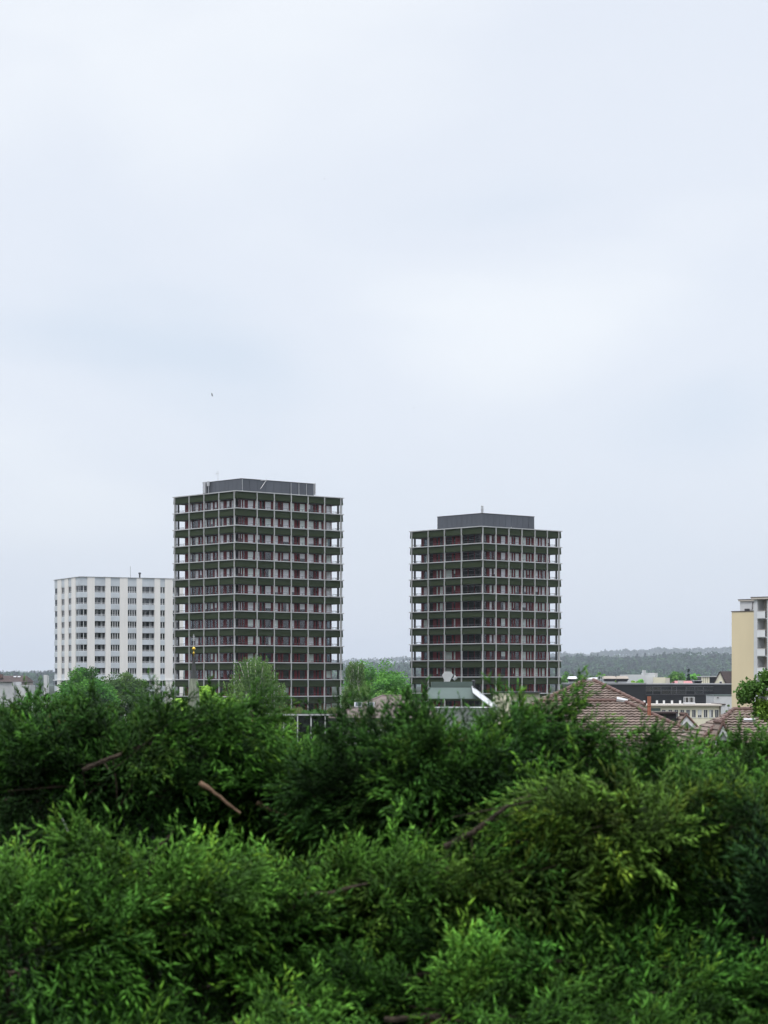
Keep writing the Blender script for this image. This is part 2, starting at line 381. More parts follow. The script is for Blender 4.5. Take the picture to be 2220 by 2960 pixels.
    for k, face, bi in order:
        segs = (bays_r if face == 'r' else bays_l)[bi]
        z0 = ztop - (k + 1) * pitch - 1.10; z1 = ztop - k * pitch - 1.36
        tz = ztop - (k + 1) * pitch + 0.05     # visible part starts at ledge
        f, g, c = MB(), MB(), MB()
        def bx(mb, a0, a1, o0, o1, za, zb_):
            return mb.box(a0, a1, o0, o1, za, zb_) if face == 'r' else mb.box(o0, o1, a0, a1, za, zb_)
        up = k < (7 if face == 'r' else 5)
        if seed == 2: up = k < 5 and face == 'r'
        bright_bay = rg.random() < (0.92 if up else 0.34)
        c2 = rg.random() < (0.3 if up else .75)
        for (px0, px1, ty) in segs:
            s0 = fr.sx(px0, IN) if face == 'r' else fr.sy(px0, IN); s1 = fr.sx(px1, IN) if face == 'r' else fr.sy(px1, IN)
            s0, s1 = min(s0, s1), max(s0, s1)
            s0 = max(s0, IN); s1 = min(s1, (W if face == 'r' else L) - IN)
            if s1 - s0 < 0.05: continue
            if ty == 'r': bx(f, s0, s1, IN - .03, IN + .08, z0, z1)
            elif ty == 'd':
                bx(f, s0, s0 + .05, IN, IN + .06, z0, z1); bx(g, s0 + .05, s1, IN + .12, IN + .13, z0, z1)
            else:
                bx(f, s0, s0 + .05, IN - .01, IN + .07, z0, z1); bx(f, s1 - .05, s1, IN - .01, IN + .07, z0, z1)
                bx(f, s0 + .05, s1 - .05, IN - .01, IN + .07, z1 - .07, z1 - .003)
                bx(f, s0 + .05, s1 - .05, IN - .01, IN + .07, tz - 0.02, tz + 0.06)
                bx(g, s0 + .05, s1 - .05, IN + .02, IN + .035, z0, z1 - .07)
                pr = rg.random()
                if ty == 'g': show = up and pr < 0.7
                else: show = (bright_bay and pr < 0.88) or pr < .12
                if show:
                    drop = 0.0 if rg.random() < 0.75 else rg.uniform(0.1, 0.75)
                    w = s1 - s0; a0, a1 = s0 + .05, s1 - .05
                    if rg.random() < 0.14 and w > .8: (a0, a1) = (a0, a0 + w * .35) if rg.random() < .5 else (a1 - w * .35, a1)
                    # curtain in shallow folds
                    nfold = max(4, int((a1 - a0) / 0.09)); vs = []; fs = []
                    for j in range(nfold + 1):
                        aa = a0 + (a1 - a0) * j / nfold; o = IN + .06 + (.02 if j % 2 else 0) * (.6 if c2 else 0)
                        for zz in (z0 + 1.1 + drop if drop else z0, z1 - .02):
                            vs.append((aa, o, zz) if face == 'r' else (o, aa, zz))
                    for j in range(nfold): fs.append((2 * j, 2 * j + 2, 2 * j + 3, 2 * j + 1))
                    c.add(vs, fs)
        if nwin < 100 or not f.f:
            wo = f.build('window', M_red, root) if f.f else None
            if wo and g.f: g.build('pane', M_glass, wo)
            if wo and c.f: c.build('curtain', M_curt2 if c2 else M_curt1, wo)
            nwin += 1
        else:
            for A, B in ((rest_f, f), (rest_g, g), (rest_c, c)):
                if B.f: A.add(B.v, B.f)
    if rest_f.f:
        wo = rest_f.build('window', M_red, root); tag(wo, kind='stuff')
        rest_g.build('pane', M_glass, wo)
        rest_c.build('curtain', M_curt2, wo)
    # far faces: simple red and glazed wall strips at every floor
    a, g = MB(), MB()
    for k in range(nlev - 1):
        z0 = ztop - (k + 1) * pitch - 1.10; z1 = ztop - k * pitch - 1.36
        for i in range(12):
            for tot, fn in ((W, lambda p, q, o0, o1, mb: mb.box(p, q, L - o1, L - o0, z0, z1)), (L, lambda p, q, o0, o1, mb: mb.box(W - o1, W - o0, p, q, z0, z1))):
                p = IN + (tot - 2 * IN) * i / 12; q = IN + (tot - 2 * IN) * (i + 1) / 12
                fn(p, p + .45, IN, IN + .08, a); fn(p + .45, q, IN + .02, IN + .035, g)
    o = a.build('rear_wall', M_red, root); g.build('pane', M_glass2, o)
    # rooftop box
    bxx, byy, bl, br, zt = box
    x1 = fr.sx(br, byy); y1 = fr.sy(bl, bxx)
    o = MB().box(bxx, x1, byy, y1, ztop - .1, zt - .06).build('rooftop_housing', M_zinc, root)
    MB().box(bxx - .06, x1 + .06, byy - .06, y1 + .06, zt - .06, zt + .03).build('coping', M_dark, o)
    a = MB()
    n = 9
    for i in range(1, n):
        s_ = bxx + (x1 - bxx) * i / n; a.box(s_ - .02, s_ + .02, byy - .035, byy - .003, ztop, zt - .07)
        s_ = byy + (y1 - byy) * i / n; a.box(bxx - .035, bxx - .003, s_ - .02, s_ + .02, ztop, zt - .07)
    a.build('seam', M_zinc, o)
    return root, (bxx, byy, x1, y1, zt)

A1 = Frame(684, 369, .755, .655)
def z1(x): return 480 + x * .3195
T1z = PZ(1417, 369)
cols_r = [4.3, 8.0, 11.7, 15.4, 19.1, 22.75]; cols_l = [.57, 4.92, 9.2, 13.5, 17.8]
W1 = A1.sx(992); L1 = A1.sy(501)
def zz1(l): return [(z1(a), z1(b), t) for a, b, t in l]
br1 = [zz1([(655, 668, 'g'), (668, 676, 'd'), (676, 690, 'g'), (690, 697, 'r'), (697, 713, 'g'), (713, 738, 'r'), (738, 792, 'p'), (792, 805, 'r'), (805, 822, 'p')]),
       zz1([(825, 850, 'p'), (850, 862, 'r'), (862, 890, 'd'), (890, 895, 'r'), (895, 952, 'p'), (952, 973, 'r')]),
       zz1([(983, 1015, 'p'), (1015, 1032, 'r'), (1032, 1046, 'p'), (1046, 1057, 'r'), (1057, 1112, 'p'), (1112, 1126, 'r')]),
       zz1([(1133, 1162, 'p'), (1162, 1182, 'r'), (1182, 1196, 'd'), (1196, 1208, 'r'), (1208, 1258, 'p'), (1258, 1276, 'r')]),
       zz1([(1286, 1338, 'p'), (1338, 1352, 'r'), (1352, 1366, 'd'), (1366, 1379, 'r'), (1379, 1408, 'p'), (1408, 1424, 'r')]),
       zz1([(1437, 1448, 'r'), (1448, 1494, 'p'), (1494, 1530, 'r')])]
bl1 = [zz1([(590, 612, 'g'), (575, 590, 'd'), (545, 575, 'g'), (520, 545, 'r'), (487, 520, 'p')]),
       zz1([(460, 476, 'r'), (437, 460, 'p'), (425, 437, 'r'), (400, 425, 'p'), (370, 400, 'd'), (350, 370, 'p')]),
       zz1([(325, 340, 'r'), (302, 325, 'p'), (294, 302, 'r'), (262, 294, 'p'), (236, 262, 'd'), (218, 236, 'p')]),
       zz1([(198, 212, 'p'), (176, 198, 'r')])]
t1, b1 = tower(A1, T1z, 49.65 / F * 369, W1, L1, cols_r, cols_l, br1, bl1, (4.2, 4.2, 586.4, 905.9, PZ(1383, 375)),
               'taller dark green tower with white grid, standing before the white block, antennas on its roof', 1)
A2 = Frame(1391, 379, .755, .655)
def z3(x): return 1160 + x * .3014
def zz3(l): return [(z3(a), z3(b), t) for a, b, t in l]
W2 = A2.sx(1622.6); L2 = A2.sy(1184.7)
br2 = [zz3([(785, 820, 'd'), (820, 845, 'r'), (845, 872, 'p'), (872, 884, 'd'), (884, 902, 'p')]),
       zz3([(910, 945, 'r'), (945, 955, 'd'), (955, 1000, 'p'), (1000, 1018, 'r')]),
       zz3([(1033, 1060, 'p'), (1060, 1070, 'r'), (1070, 1083, 'p'), (1083, 1092, 'r'), (1092, 1130, 'p'), (1130, 1145, 'r')]),
       zz3([(1156, 1198, 'p'), (1198, 1208, 'r'), (1208, 1224, 'p'), (1224, 1236, 'r'), (1236, 1250, 'p'), (1250, 1270, 'r')]),
       zz3([(1280, 1312, 'p'), (1312, 1322, 'r'), (1322, 1338, 'p'), (1338, 1347, 'r'), (1347, 1378, 'p'), (1378, 1390, 'r')]),
       zz3([(1398, 1420, 'p'), (1420, 1440, 'r')])]
bl2 = [zz3([(700, 770, 'd'), (640, 700, 'd'), (582, 640, 'd')]),
       zz3([(520, 564, 'r'), (500, 520, 'p'), (487, 500, 'r'), (424, 487, 'p')]),
       zz3([(400, 410, 'r'), (366, 400, 'p'), (354, 366, 'r'), (335, 354, 'p'), (305, 335, 'r'), (268, 305, 'd')]),
       zz3([(212, 250, 'p'), (192, 212, 'r')])]
t2, b2 = tower(A2, PZ(1520, 379), 48.4 / F * 379, W2, L2, [.33, 3.5, 6.6, 9.8, 13.0, 16.1, 19.0], [4.94, 9.33, 13.6, 18.0], br2, bl2,
               (3.9, 3.9, z3(346), z3(1275), PZ(1482.5, 384)),
               'shorter dark green tower with white grid, plain grey rooftop box, right of the other tower', 2)
# rooftop bits of tower 1 (parts of it)
bxx, byy, bx1, by1, bzt = b1
fx = lambda px, i=byy: A1.sx(px, i)
def fyz(px): return A1.sy(px, bxx)
a = MB(); y_ = fyz(z1(367)); a.box(bxx - .55, bxx - .25, y_ - .28, y_ + .28, bzt - 1.9, bzt + .05); a.tube([(bxx - .2, y_, bzt - 2.6), (bxx - .2, y_, bzt - .1)], .05)
a.build('antenna_panel', M_metal, t1)
a = MB(); y_ = fyz(z1(398)); a.box(bxx - .5, bxx - .25, y_ - .25, y_ + .25, bzt - .75, bzt + .08); a.tube([(bxx - .3, y_, bzt - 2.6), (bxx - .3, y_, bzt - .7)], .06)
a.build('antenna_panel', M_metal, t1)
a = MB(); x_ = bx1 + .35; a.box(x_ - .1, x_ + .1, byy - .1, byy + .25, bzt - 1.9, bzt + .1); a.tube([(x_ - .25, byy + .05, bzt - 2.4), (x_ - .25, byy + .05, bzt)], .04)
a.build('antenna_panel', M_metal, t1)
for px in (664, 1127, 1198, 1266):
    x_ = fx(z1(px)); x_ = max(x_, bxx + .1)
    a = MB(); a.tube([(x_, byy - .12, bzt - (2.2 if px > 700 else 1.9)), (x_, byy - .12, bzt - .1)], .045); a.lathe([(.05, bzt - 2.3), (.16, bzt - 2.25), (.13, bzt - 2.05), (.04, bzt - 2.0)], x_, byy - .14, 8)
    a.build('roof_pipe', M_metal, t1)
a = MB(); xa, xb = fx(z1(850)), fx(z1(912))
a.tube([(xa, byy - .15, bzt - 1.55), (xb - .3, byy - .15, bzt - .1)], .04); a.tube([(xa, byy - .15, bzt - .12), (xb, byy - .15, bzt + .02)], .05); a.tube([(xb - .2, byy - .15, bzt - .2), (xb - .3, byy - .15, bzt + .25)], .04)
a.build('lifting_bracket', M_metal, t1)
yy = A1.sy(z1(470), bxx + 1.0)
a = MB(); a.tube([(bxx + 1.0, yy, bzt - .2), (bxx + 1.0, yy, bzt + 1.9)], .035, 5)
a.tube([(bxx + 1.0, yy + .9, bzt + 1.45), (bxx + 1.0, yy - .2, bzt + 1.5)], .025, 5); a.tube([(bxx + 1.0, yy + .5, bzt + 1.2), (bxx + 1.0, yy + .5, bzt + 1.7)], .02, 5)
a.build('aerial', M_metal, t1)
bxx, byy, bx1, by1, bzt = b2
a = MB(); a.lathe([(.22, bzt), (.22, bzt + .75), (.3, bzt + .78), (.3, bzt + .86), (.16, bzt + .88), (.16, bzt + 1.0)], bxx + .8, byy + .8, 12)
a.lathe([(.21, bzt + 1.05), (.21, bzt + 1.35)], bxx + .8, byy + .8, 12)
a.build('flue', M_metal, t2)
a = MB(); x_ = A2.sx(z3(1050), byy); a.box(x_ - .06, x_ + .06, byy - .2, byy - .04, PZ(1519, 382), PZ(1515, 382)); a.build('wall_lamp', M_white, t2)

# ------------------------------------------------------------------ white octagonal block on the left
A3 = Frame(231.6, 521, .899, .438)
def z5(x): return 140 + x * .2291
root = empty('white_apartment_block', (A3.cx, A3.cy, 0), A3.rz, 'tall white apartment block with cream pilasters behind the dark green tower', 'apartment block')
D3 = 521; ztop = PZ(1667.5, D3); zw = ztop - 2.02; pit = 2.80; wh = 1.58; zled = PZ(1965, D3)
W3 = A3.sx(z5(1700)); L3 = A3.sy(z5(73))
MB().box(.55, W3 - .05, .55, L3 - .05, 0, ztop - .1).build('core_wall', M_lgrey, root)
MB().box(-.22, W3 + .1, -.22, .5, ztop - .0, ztop + .12).box(-.22, .5, .5, L3 + .1, ztop, ztop + .12).build('coping', M_metal, root)
MB().box(-.32, W3 + .1, -.32, .3, zled - .2, zled).box(-.32, .3, .3, L3 + .1, zled - .2, zled).build('ledge', M_wframe, root)
def facade(face, items, fr):
    def bx(mb, a0, a1, o0, o1, za, zb): return mb.box(a0, a1, o0, o1, za, zb) if face == 'x' else mb.box(o0, o1, a0, a1, za, zb)
    rg = random.Random(11 if face == 'x' else 12)
    for px0, px1, ty, npane in items:
        s0, s1 = (fr.sx(z5(px0)), fr.sx(z5(px1))) if face == 'x' else (fr.sy(z5(px1)), fr.sy(z5(px0)))
        if ty == 'pil':
            bx(MB(), s0, s1, -.12, .545, zled + .002, ztop - .002).build('pilaster', M_cream, root)
            bx(MB(), s0 + .1, s1 - .1, -.2, .545, 0, zled - .202).build('pilaster', M_cream, root); continue
        dep = .12 if ty == 'win' else 1.3
        # top parapet and spandrels
        bx(MB(), s0 + .003, s1 - .003, .0, .54, zw, ztop - .004).build('spandrel', M_spand, root); rest = MB()
        for k in range(12):
            zt_ = zw - k * pit - wh; zb_ = zw - (k + 1) * pit
            if zb_ < 0: break
            a = MB() if k < 8 else rest
            bx(a, s0 + .003, s1 - .003, -.04 if ty == 'bal' else .0, .54 if ty == 'win' else .12, max(zb_, .1), zt_)
            if ty == 'bal': bx(a, s0 + .003, s1 - .003, .12, 1.6, zb_, zb_ + .18)
            if k < 8: a.build('spandrel', M_spand, root)
        tag(rest.build('spandrel', M_spand, root), kind='stuff')
        for k in range(12):
            z1_ = zw - k * pit; z0_ = z1_ - wh
            if z0_ < 1: break
            if ty == 'win':
                f, g, c = MB(), MB(), MB(); o0, o1 = .10, .16; fw = .07
                bx(f, s0, s1, o0, o1, z0_, z0_ + fw); bx(f, s0, s1, o0, o1, z1_ - fw, z1_); bx(f, s0, s1, o0 - .02, o1, z0_ + .28, z0_ + .33)
                wd = (s1 - s0) / npane
                for j in range(npane + 1):
                    s_ = s0 + wd * j; hw = fw * (1 if 0 < j < npane else .6); lo = max(s0, s_ - hw); hi = min(s1, s_ + hw)
                    bx(f, lo, hi, o0 + .004, o1 - .004, z0_ + fw, z1_ - fw)
                for j in range(npane):
                    bx(g, s0 + wd * j + .05, s0 + wd * (j + 1) - .05, .13, .14, z0_ + .05, z1_ - .05)
                    if rg.random() < (.55 if k < 2 else .28): bx(c, s0 + wd * j + .05, s0 + wd * (j + 1) - .05, .20, .22, z0_ + rg.choice([.0, .0, .6]), z1_)
                w = f.build('window', M_wframe, root); g.build('pane', M_glass2, w)
                if c.f: c.build('curtain', M_curt1, w)
            else:
                f, g, r = MB(), MB(), MB()
                zf = z0_ - 1.05
                bx(g, s0 + .1, s1 - .1, 1.30, 1.31, zf, z1_ - .1)
                for q in (0.0, .3, .42, .72, .9): 
                    s_ = s0 + (s1 - s0) * q; bx(f, s_, s_ + (.1 if q != .72 else .35), 1.24, 1.34, zf, z1_ - .1)
                w = f.build('balcony_door', M_wframe, root); g.build('pane', M_glass2, w)
                bx(r, s0 + .02, s1 - .02, .02, .07, z0_ + .26, z0_ + .34); bx(r, s0 + .02, s1 - .02, .02, .07, z0_ + .06, z0_ + .11)
                for q in (0.02, .5, .97): s_ = s0 + (s1 - s0) * q; bx(r, s_ - .02, s_ + .02, .075, .11, z0_, z0_ + .34)
                r.build('railing', M_wframe, root)
# cut the core behind balconies: recess lining with its shade put into the wall colour
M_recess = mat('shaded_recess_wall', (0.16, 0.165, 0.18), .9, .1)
facade('x', [(400, 490, 'win', 2), (490, 583, 'pil', 0), (583, 718, 'bal', 0), (718, 785, 'pil', 0), (785, 900, 'win', 4), (900, 1000, 'pil', 0), (1000, 1112, 'win', 4), (1112, 1182, 'pil', 0),
             (1182, 1338, 'bal', 0), (1338, 1410, 'pil', 0), (1410, 1470, 'win', 2), (1470, 1568, 'pil', 0), (1568, 1640, 'win', 2), (1640, 1700, 'pil', 0)], A3)
facade('y', [(345, 396, 'win', 2), (295, 345, 'pil', 0), (253, 295, 'win', 2), (208, 253, 'pil', 0), (165, 208, 'win', 2), (118, 165, 'pil', 0), (76, 118, 'win', 1)], A3)
a = MB(); a.tube([(14, 4, ztop), (14, 4, ztop + 3)], .04, 5); a.build('aerial', M_dark, root)
a = MB(); a.lathe([(.2, ztop), (.2, ztop + 1.1), (.35, ztop + 1.12), (.3, ztop + 1.5)], 16, 3, 8); a.build('vent_pipe', M_dark, root)
# rebuild the core so that balconies are true recesses
for o in list(root.children):
    if o.name.startswith('core_wall'): bpy.data.objects.remove(o)
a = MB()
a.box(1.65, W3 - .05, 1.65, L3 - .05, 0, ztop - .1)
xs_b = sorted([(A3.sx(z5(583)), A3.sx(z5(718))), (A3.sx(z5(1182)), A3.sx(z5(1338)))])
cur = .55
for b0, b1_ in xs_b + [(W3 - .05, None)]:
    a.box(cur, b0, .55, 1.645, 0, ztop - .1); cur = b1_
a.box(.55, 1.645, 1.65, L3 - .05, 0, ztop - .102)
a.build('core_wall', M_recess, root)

# ------------------------------------------------------------------ yellow block at the right edge
fr = Frame(2183, 330, .76, -.65)
root = empty('yellow_apartment_block', (fr.cx, fr.cy, 0), fr.rz, 'tall yellow block with a blank side wall and white balconies at the right edge', 'apartment block')
wl = fr.sx(2115); zt = PZ(1767, 330)
def z7(x): return 2060 + x * .226
MB().box(wl, 0, 0, 13, 0, zt).build('wall', M_yellow, root)
MB().box(wl - .08, -.002, -.08, 13.05, zt, zt + .10).build('coping', M_brownroof, root)
zp = PZ(1732, 330)
xp = fr.sx(z7(350), 1.5)
o = MB().box(xp, -.01, 1.5, 10, zt + .10, zp - .2).build('penthouse', M_lgrey, root)
MB().box(xp - .2, 0.0, 1.3, 10.2, zp - .2, zp + .02).build('roof_edge', M_beige, o)
MB().box(xp - .25, 0.0, 1.25, 10.25, zp + .02, zp + .1).build('coping', M_brownroof, o)
a = MB(); a.box(-.95, -.25, 1.46, 1.495, zt + .15, zp - .55); a.build('door', M_wframe, o)
a = MB(); a.tube([(-1.6, 1.4, zt + .25), (-1.35, 1.4, zt + .4), (-1.3, 1.4, zp - .4), (-.9, 1.4, zp - .35), (-.1, 1.4, zp - .35)], .05); a.build('drainpipe', M_brownroof, o)
MB().box(-2.4, -1.8, .9, 1.4, zt + .10, zt + .45).build('roof_vent', M_dark, root)
# balcony wing, proud of the wall
zb = PZ(1727, 330); x0, x1_, x2, x3 = 0.003, fr.sx(z7(572), -.4), fr.sx(z7(694), -.4), 9.0
MB().box(x0, x1_, -.4, 1.6, 0, zb - .3).build('pier', M_lgrey, root)
MB().box(x2, x3, -.38, 1.6, 0, zb - .3).build('pier', M_lgrey, root)
MB().box(x0, x3, 1.605, 13, 0, zb - .3).build('wall', M_beige, root)
MB().box(x0 - .35, x3, -.7, 13.1, zb - .3, zb - .02).build('roof_edge', M_beige, root)
MB().box(x0 - .4, x3, -.75, 13.15, zb - .02, zb + .06).build('coping', M_brownroof, root)
for k in range(9):
    ztp = PZ(1767, 330) - k * 2.82
    if ztp < 2: break
    o = MB().box(x1_ + .003, x2 - .003, -.35, 1.6, ztp - 1.22, ztp - 1.05).build('balcony', M_lgrey, root)
    MB().box(x1_ + .02, x2 - .25, -.5, -.42, ztp - 1.08, ztp).build('balcony_parapet', M_wframe, o)
    MB().box(x1_ + .02, x2 - .2, -.53, -.39, ztp + .002, ztp + .05).build('handrail', M_beige, o)
    MB().box(x2 - .24, x2 - .1, -.5, -.42, ztp - .9, ztp - .1).build('side_screen', M_dark, o)
    w = MB().box(x2 - 1.05, x2 - .98, 1.5, 1.6, ztp - 1.04, ztp + 1.1).box(x2 - .35, x2 - .28, 1.5, 1.6, ztp - 1.04, ztp + 1.1).box(x2 - .98, x2 - .35, 1.5, 1.6, ztp + 1.02, ztp + 1.1).build('balcony_door', M_wframe, root)
    MB().box(x2 - .98, x2 - .35, 1.58, 1.6, ztp - 1.04, ztp + 1.02).build('pane', M_dark, w)

# ------------------------------------------------------------------ tiled roofs
def tile_face(mb, eA, eB, tA, tB, course=.33, pitch=.30, amp=.028, lift=.07):
    eA, eB, tA, tB = [np.array(p, float) for p in (eA, eB, tA, tB)]
    ex = (eB - eA) / np.linalg.norm(eB - eA)
    up = tA - eA; up -= (up @ ex) * ex; H = np.linalg.norm(up); up /= H
    n = np.cross(ex, up); n = n if n[2] > 0 else -n
    rows = max(1, round(H / course)); uA = (tA - eA) @ ex; uB0 = (eB - eA) @ ex; uB = (tB - eA) @ ex
    rg = random.Random(5)
    for r in range(rows):
        v0, v1 = H * r / rows, H * (r + 1) / rows
        l0, l1 = uA * v0 / H, uA * v1 / H; r0, r1 = uB0 + (uB - uB0) * v0 / H, uB0 + (uB - uB0) * v1 / H
        lo, hi = min(l0, l1), max(r0, r1); m = max(2, int((hi - lo) / (pitch / 6)))
        base = len(mb.v); jit = rg.uniform(-.004, .004)
        for j in range(m + 1):
            u = lo + (hi - lo) * j / m
            ph = (u / pitch) % 1.0
            w = amp * (math.sin(math.pi * ph / .6) if ph < .6 else -0.35 * math.sin(math.pi * (ph - .6) / .4))
            ua = min(max(u, l0), r0); ub = min(max(u, l1), r1)
            mb.v.append(tuple(eA + ex * ua + up * v0 + n * (lift + w - .035 + jit)))
            mb.v.append(tuple(eA + ex * ua + up * v0 + n * (lift + w + jit)))
            mb.v.append(tuple(eA + ex * ub + up * (v1 + .03) + n * (w * .9 + .002)))
        for j in range(m):
            b = base + 3 * j; mb.f += [(b, b + 3, b + 4, b + 1), (b + 1, b + 4, b + 5, b + 2)]
def caps(mb, p, q, r=.11, seg=.38):
    p, q = np.array(p, float), np.array(q, float); L = np.linalg.norm(q - p); n = max(1, int(L / seg)); d = (q - p) / n
    for i in range(n):
        a = p + d * i; mb.tube([a, a + d * 1.08], [r * 1.12, r * .88], 8)

def W(*a): return np.array(P(*a))
# big house, lower front roof (hip) and upper roof behind it
root = empty('tiled_house', (PX(1790, 124), 124, 0), 0, 'big house with wide brown-pink tiled hip roofs right of centre, clay flue at its hip', 'house')
off = root.location
eL, eR = W(1395, 2152, 119.5), W(2073, 2152, 119.5); eR[2] = eL[2]
tL, tR = W(1560, 2028, 124.2), W(1800, 2028, 124.2)
a = MB(); tile_face(a, eL, eR, tL, tR)
bR = eR + np.array((0, 9.4, 0)); bL = eL + np.array((0, 9.4, 0))
tile_face(a, eR, bR, tR, tR + np.array((0, .01, 0))); tile_face(a, bL, eL, tL + np.array((0, .01, 0)), tL)
uL, uR = W(1545, 2040, 125.0), W(1864, 2040, 125.0); uT0, uT1 = W(1694, 1967, 128.4), W(1712, 1967, 128.4)
tile_face(a, uL, uR, uT0, uT1)
vR, vL = uR + np.array((0, 6.8, 0)), uL + np.array((0, 6.8, 0)); tile_face(a, uR, vR, uT1, uT1 + np.array((0, .01, 0))); tile_face(a, vL, uL, uT0, uT0 - np.array((0, -.01, 0)))
tile_face(a, bR, bL, tR, tL); tile_face(a, vR, vL, uT1, uT0)
rf = a.build('roof', M_tile, root, off=off)
a = MB()
for p, q in ((eR, tR), (eL, tL), (tL, tR)): caps(a, p + np.array((0, 0, .07)), q + np.array((0, 0, .07)))
a.build('ridge_cap', M_cap, rf, off=None if False else (0, 0, 0)).location = (-off[0], -off[1], -off[2])
a = MB()
for p, q in ((uR, uT1), (uL, uT0)): caps(a, p + np.array((0, 0, .07)), q + np.array((0, 0, .07)))
a.build('ridge_cap', M_cap, rf, off=off)
a = MB(); a.tube([tR + np.array((-.35, -.05, .12)), tR + np.array((.25, -.12, .02))], [.16, .13], 8); a.tube([uT0 + np.array((-.25, 0, .05)), uT1 + np.array((.3, 0, .05))], [.12, .14], 8)
a.build('lead_flashing', M_metal, rf, off=off)
a = MB(); a.box(eL[0] + .5, eR[0] - .5, eL[1] + .5, eL[1] + 8.9, 0, eL[2] - .05); a.box(uL[0] + .4, uR[0] - .4, uL[1] + .4, uL[1] + 6.3, 0, uL[2] - .06)
a.build('wall', M_creamw, root, off=off)
a = MB(); a.tube([eL + np.array((0, -.08, -.06)), eR + np.array((0, -.08, -.06))], .07, 8); a.build('gutter', M_cap, root, off=off)
# flat dormer and gable dormer on the right slope
d = 123.5
o = MB().box(PX(1888, d), PX(1955, d), d, d + 2.2, PZ(2092, d), PZ(2062, d)).build('dormer', M_dark, root, off=off)
MB().box(PX(1884, d), PX(1959, d), d - .25, d + 2.3, PZ(2062, d) + .002, PZ(2058, d)).build('dormer_roof', M_brownroof, o, off=off)
def gable(root, px_apex, py_apex, pxl, pxr, py_base, d, back, tilem, off):
    """small gable facing the camera with white bargeboards and tiled slopes running back"""
    A = W(px_apex, py_apex, d); Lb = W(pxl, py_base, d); Rb = W(pxr, py_base, d); bk = np.array((0, back, 0)); fr_ = np.array((0, -.12, 0))
    a = MB(); a.slab([Lb, Rb, A], (0, 1, 0), .15); o = a.build('gable_wall', M_lgrey, root, off=off)
    a = MB(); lt = np.array((0, 0, .06))
    for B in (Lb, Rb):
        e = B - A; e = e / np.linalg.norm(e); nn = np.array((-e[2], 0, e[0])); nn = nn if nn[2] > 0 else -nn
        a.slab([A + fr_ - lt * 0, B + fr_, B + fr_ - np.array((0, 0, .24)), A + fr_ - np.array((0, 0, .30))], (0, -1, 0), .05)
    a.build('bargeboard', M_wframe, o, off=off)
    a = MB(); ov = fr_ * 1.6
    El = Lb + (Lb - A) * .08; Er = Rb + (Rb - A) * .08
    tile_face(a, El + bk, El + ov, A + bk, A + ov, lift=.07); tile_face(a, Er + ov, Er + bk, A + ov, A + bk, lift=.07)
    r = a.build('gable_roof', tilem, o, off=off)
    a = MB(); caps(a, A + ov + np.array((0, 0, .1)), A + bk + np.array((0, 0, .1)), .09); a.build('ridge_cap', M_cap, o, off=off)
    a = MB()
    for B in (El, Er): a.tube([B + ov + lt, A + ov + lt * 1.5], .06, 6)
    a.build('verge_tile', M_cap, o, off=off)
gable(root, 1983, 2070, 1946, 2023, 2112, 122.2, 2.4, M_tile, off)
# clay flue, a part of this roof
a = MB(); xf = PX(1876.5, 122.6); a.lathe([(.105, PZ(2075, 122.6)), (.105, PZ(2042, 122.6)), (.125, PZ(2041, 122.6)), (.125, PZ(2039, 122.6)), (.105, PZ(2038, 122.6)), (.11, PZ(2013, 122.6))], xf, 122.6, 12)
a.build('clay_flue', M_orange, root, off=off)
a = MB(); 
for i in range(9):
    q = eL + (eR - eL) * (.45 + .06 * i); 
    a.box(q[0] - .03, q[0] + .03, q[1] + 1.2, q[1] + 1.32, q[2] + .62, q[2] + .76)
a.build('snow_guard', M_metal, rf, off=off)

# right house
root = empty('gabled_house', (PX(2180, 106), 106, 0), 0, 'brown tiled house with a white-edged gable below the yellow block', 'house'); off = root.location
eL, eR = W(2014, 2150, 103), W(2420, 2150, 103); tL, tR = W(2120, 2053, 107), W(2400, 2053, 107)
a = MB(); tile_face(a, eL, eR, tL, tR); bL = eL + np.array((0, 8, 0)); bR = eR + np.array((0, 8, 0))
tile_face(a, bL, eL, tL + np.array((0, .01, 0)), tL); tile_face(a, bR, bL, tR, tL)
rf = a.build('roof', M_tile, root, off=off)
a = MB(); caps(a, eL + np.array((0, 0, .06)), tL + np.array((0, 0, .06)), .1); caps(a, tR + np.array((0, 0, .06)), tL + np.array((0, 0, .06)), .11, .3); a.build('ridge_cap', M_cap, rf, off=off)
MB().box(eL[0] + .4, eR[0] - .4, eL[1] + .4, eL[1] + 7.6, 0, eL[2] - .04).build('wall', M_creamw, root, off=off)
gable(root, 2088, 2094, 2066, 2112, 2140, 102.8, 2.4, M_tile, off)
sk = W(2150, 2087, 104.7); a = MB(); a.slab([sk, sk + (.55, 0, 0), sk + (.55, .1, .06), sk + (0, .1, .06)], (0, -.4, 1), .12); a.build('skylight', M_metal, root, off=off)

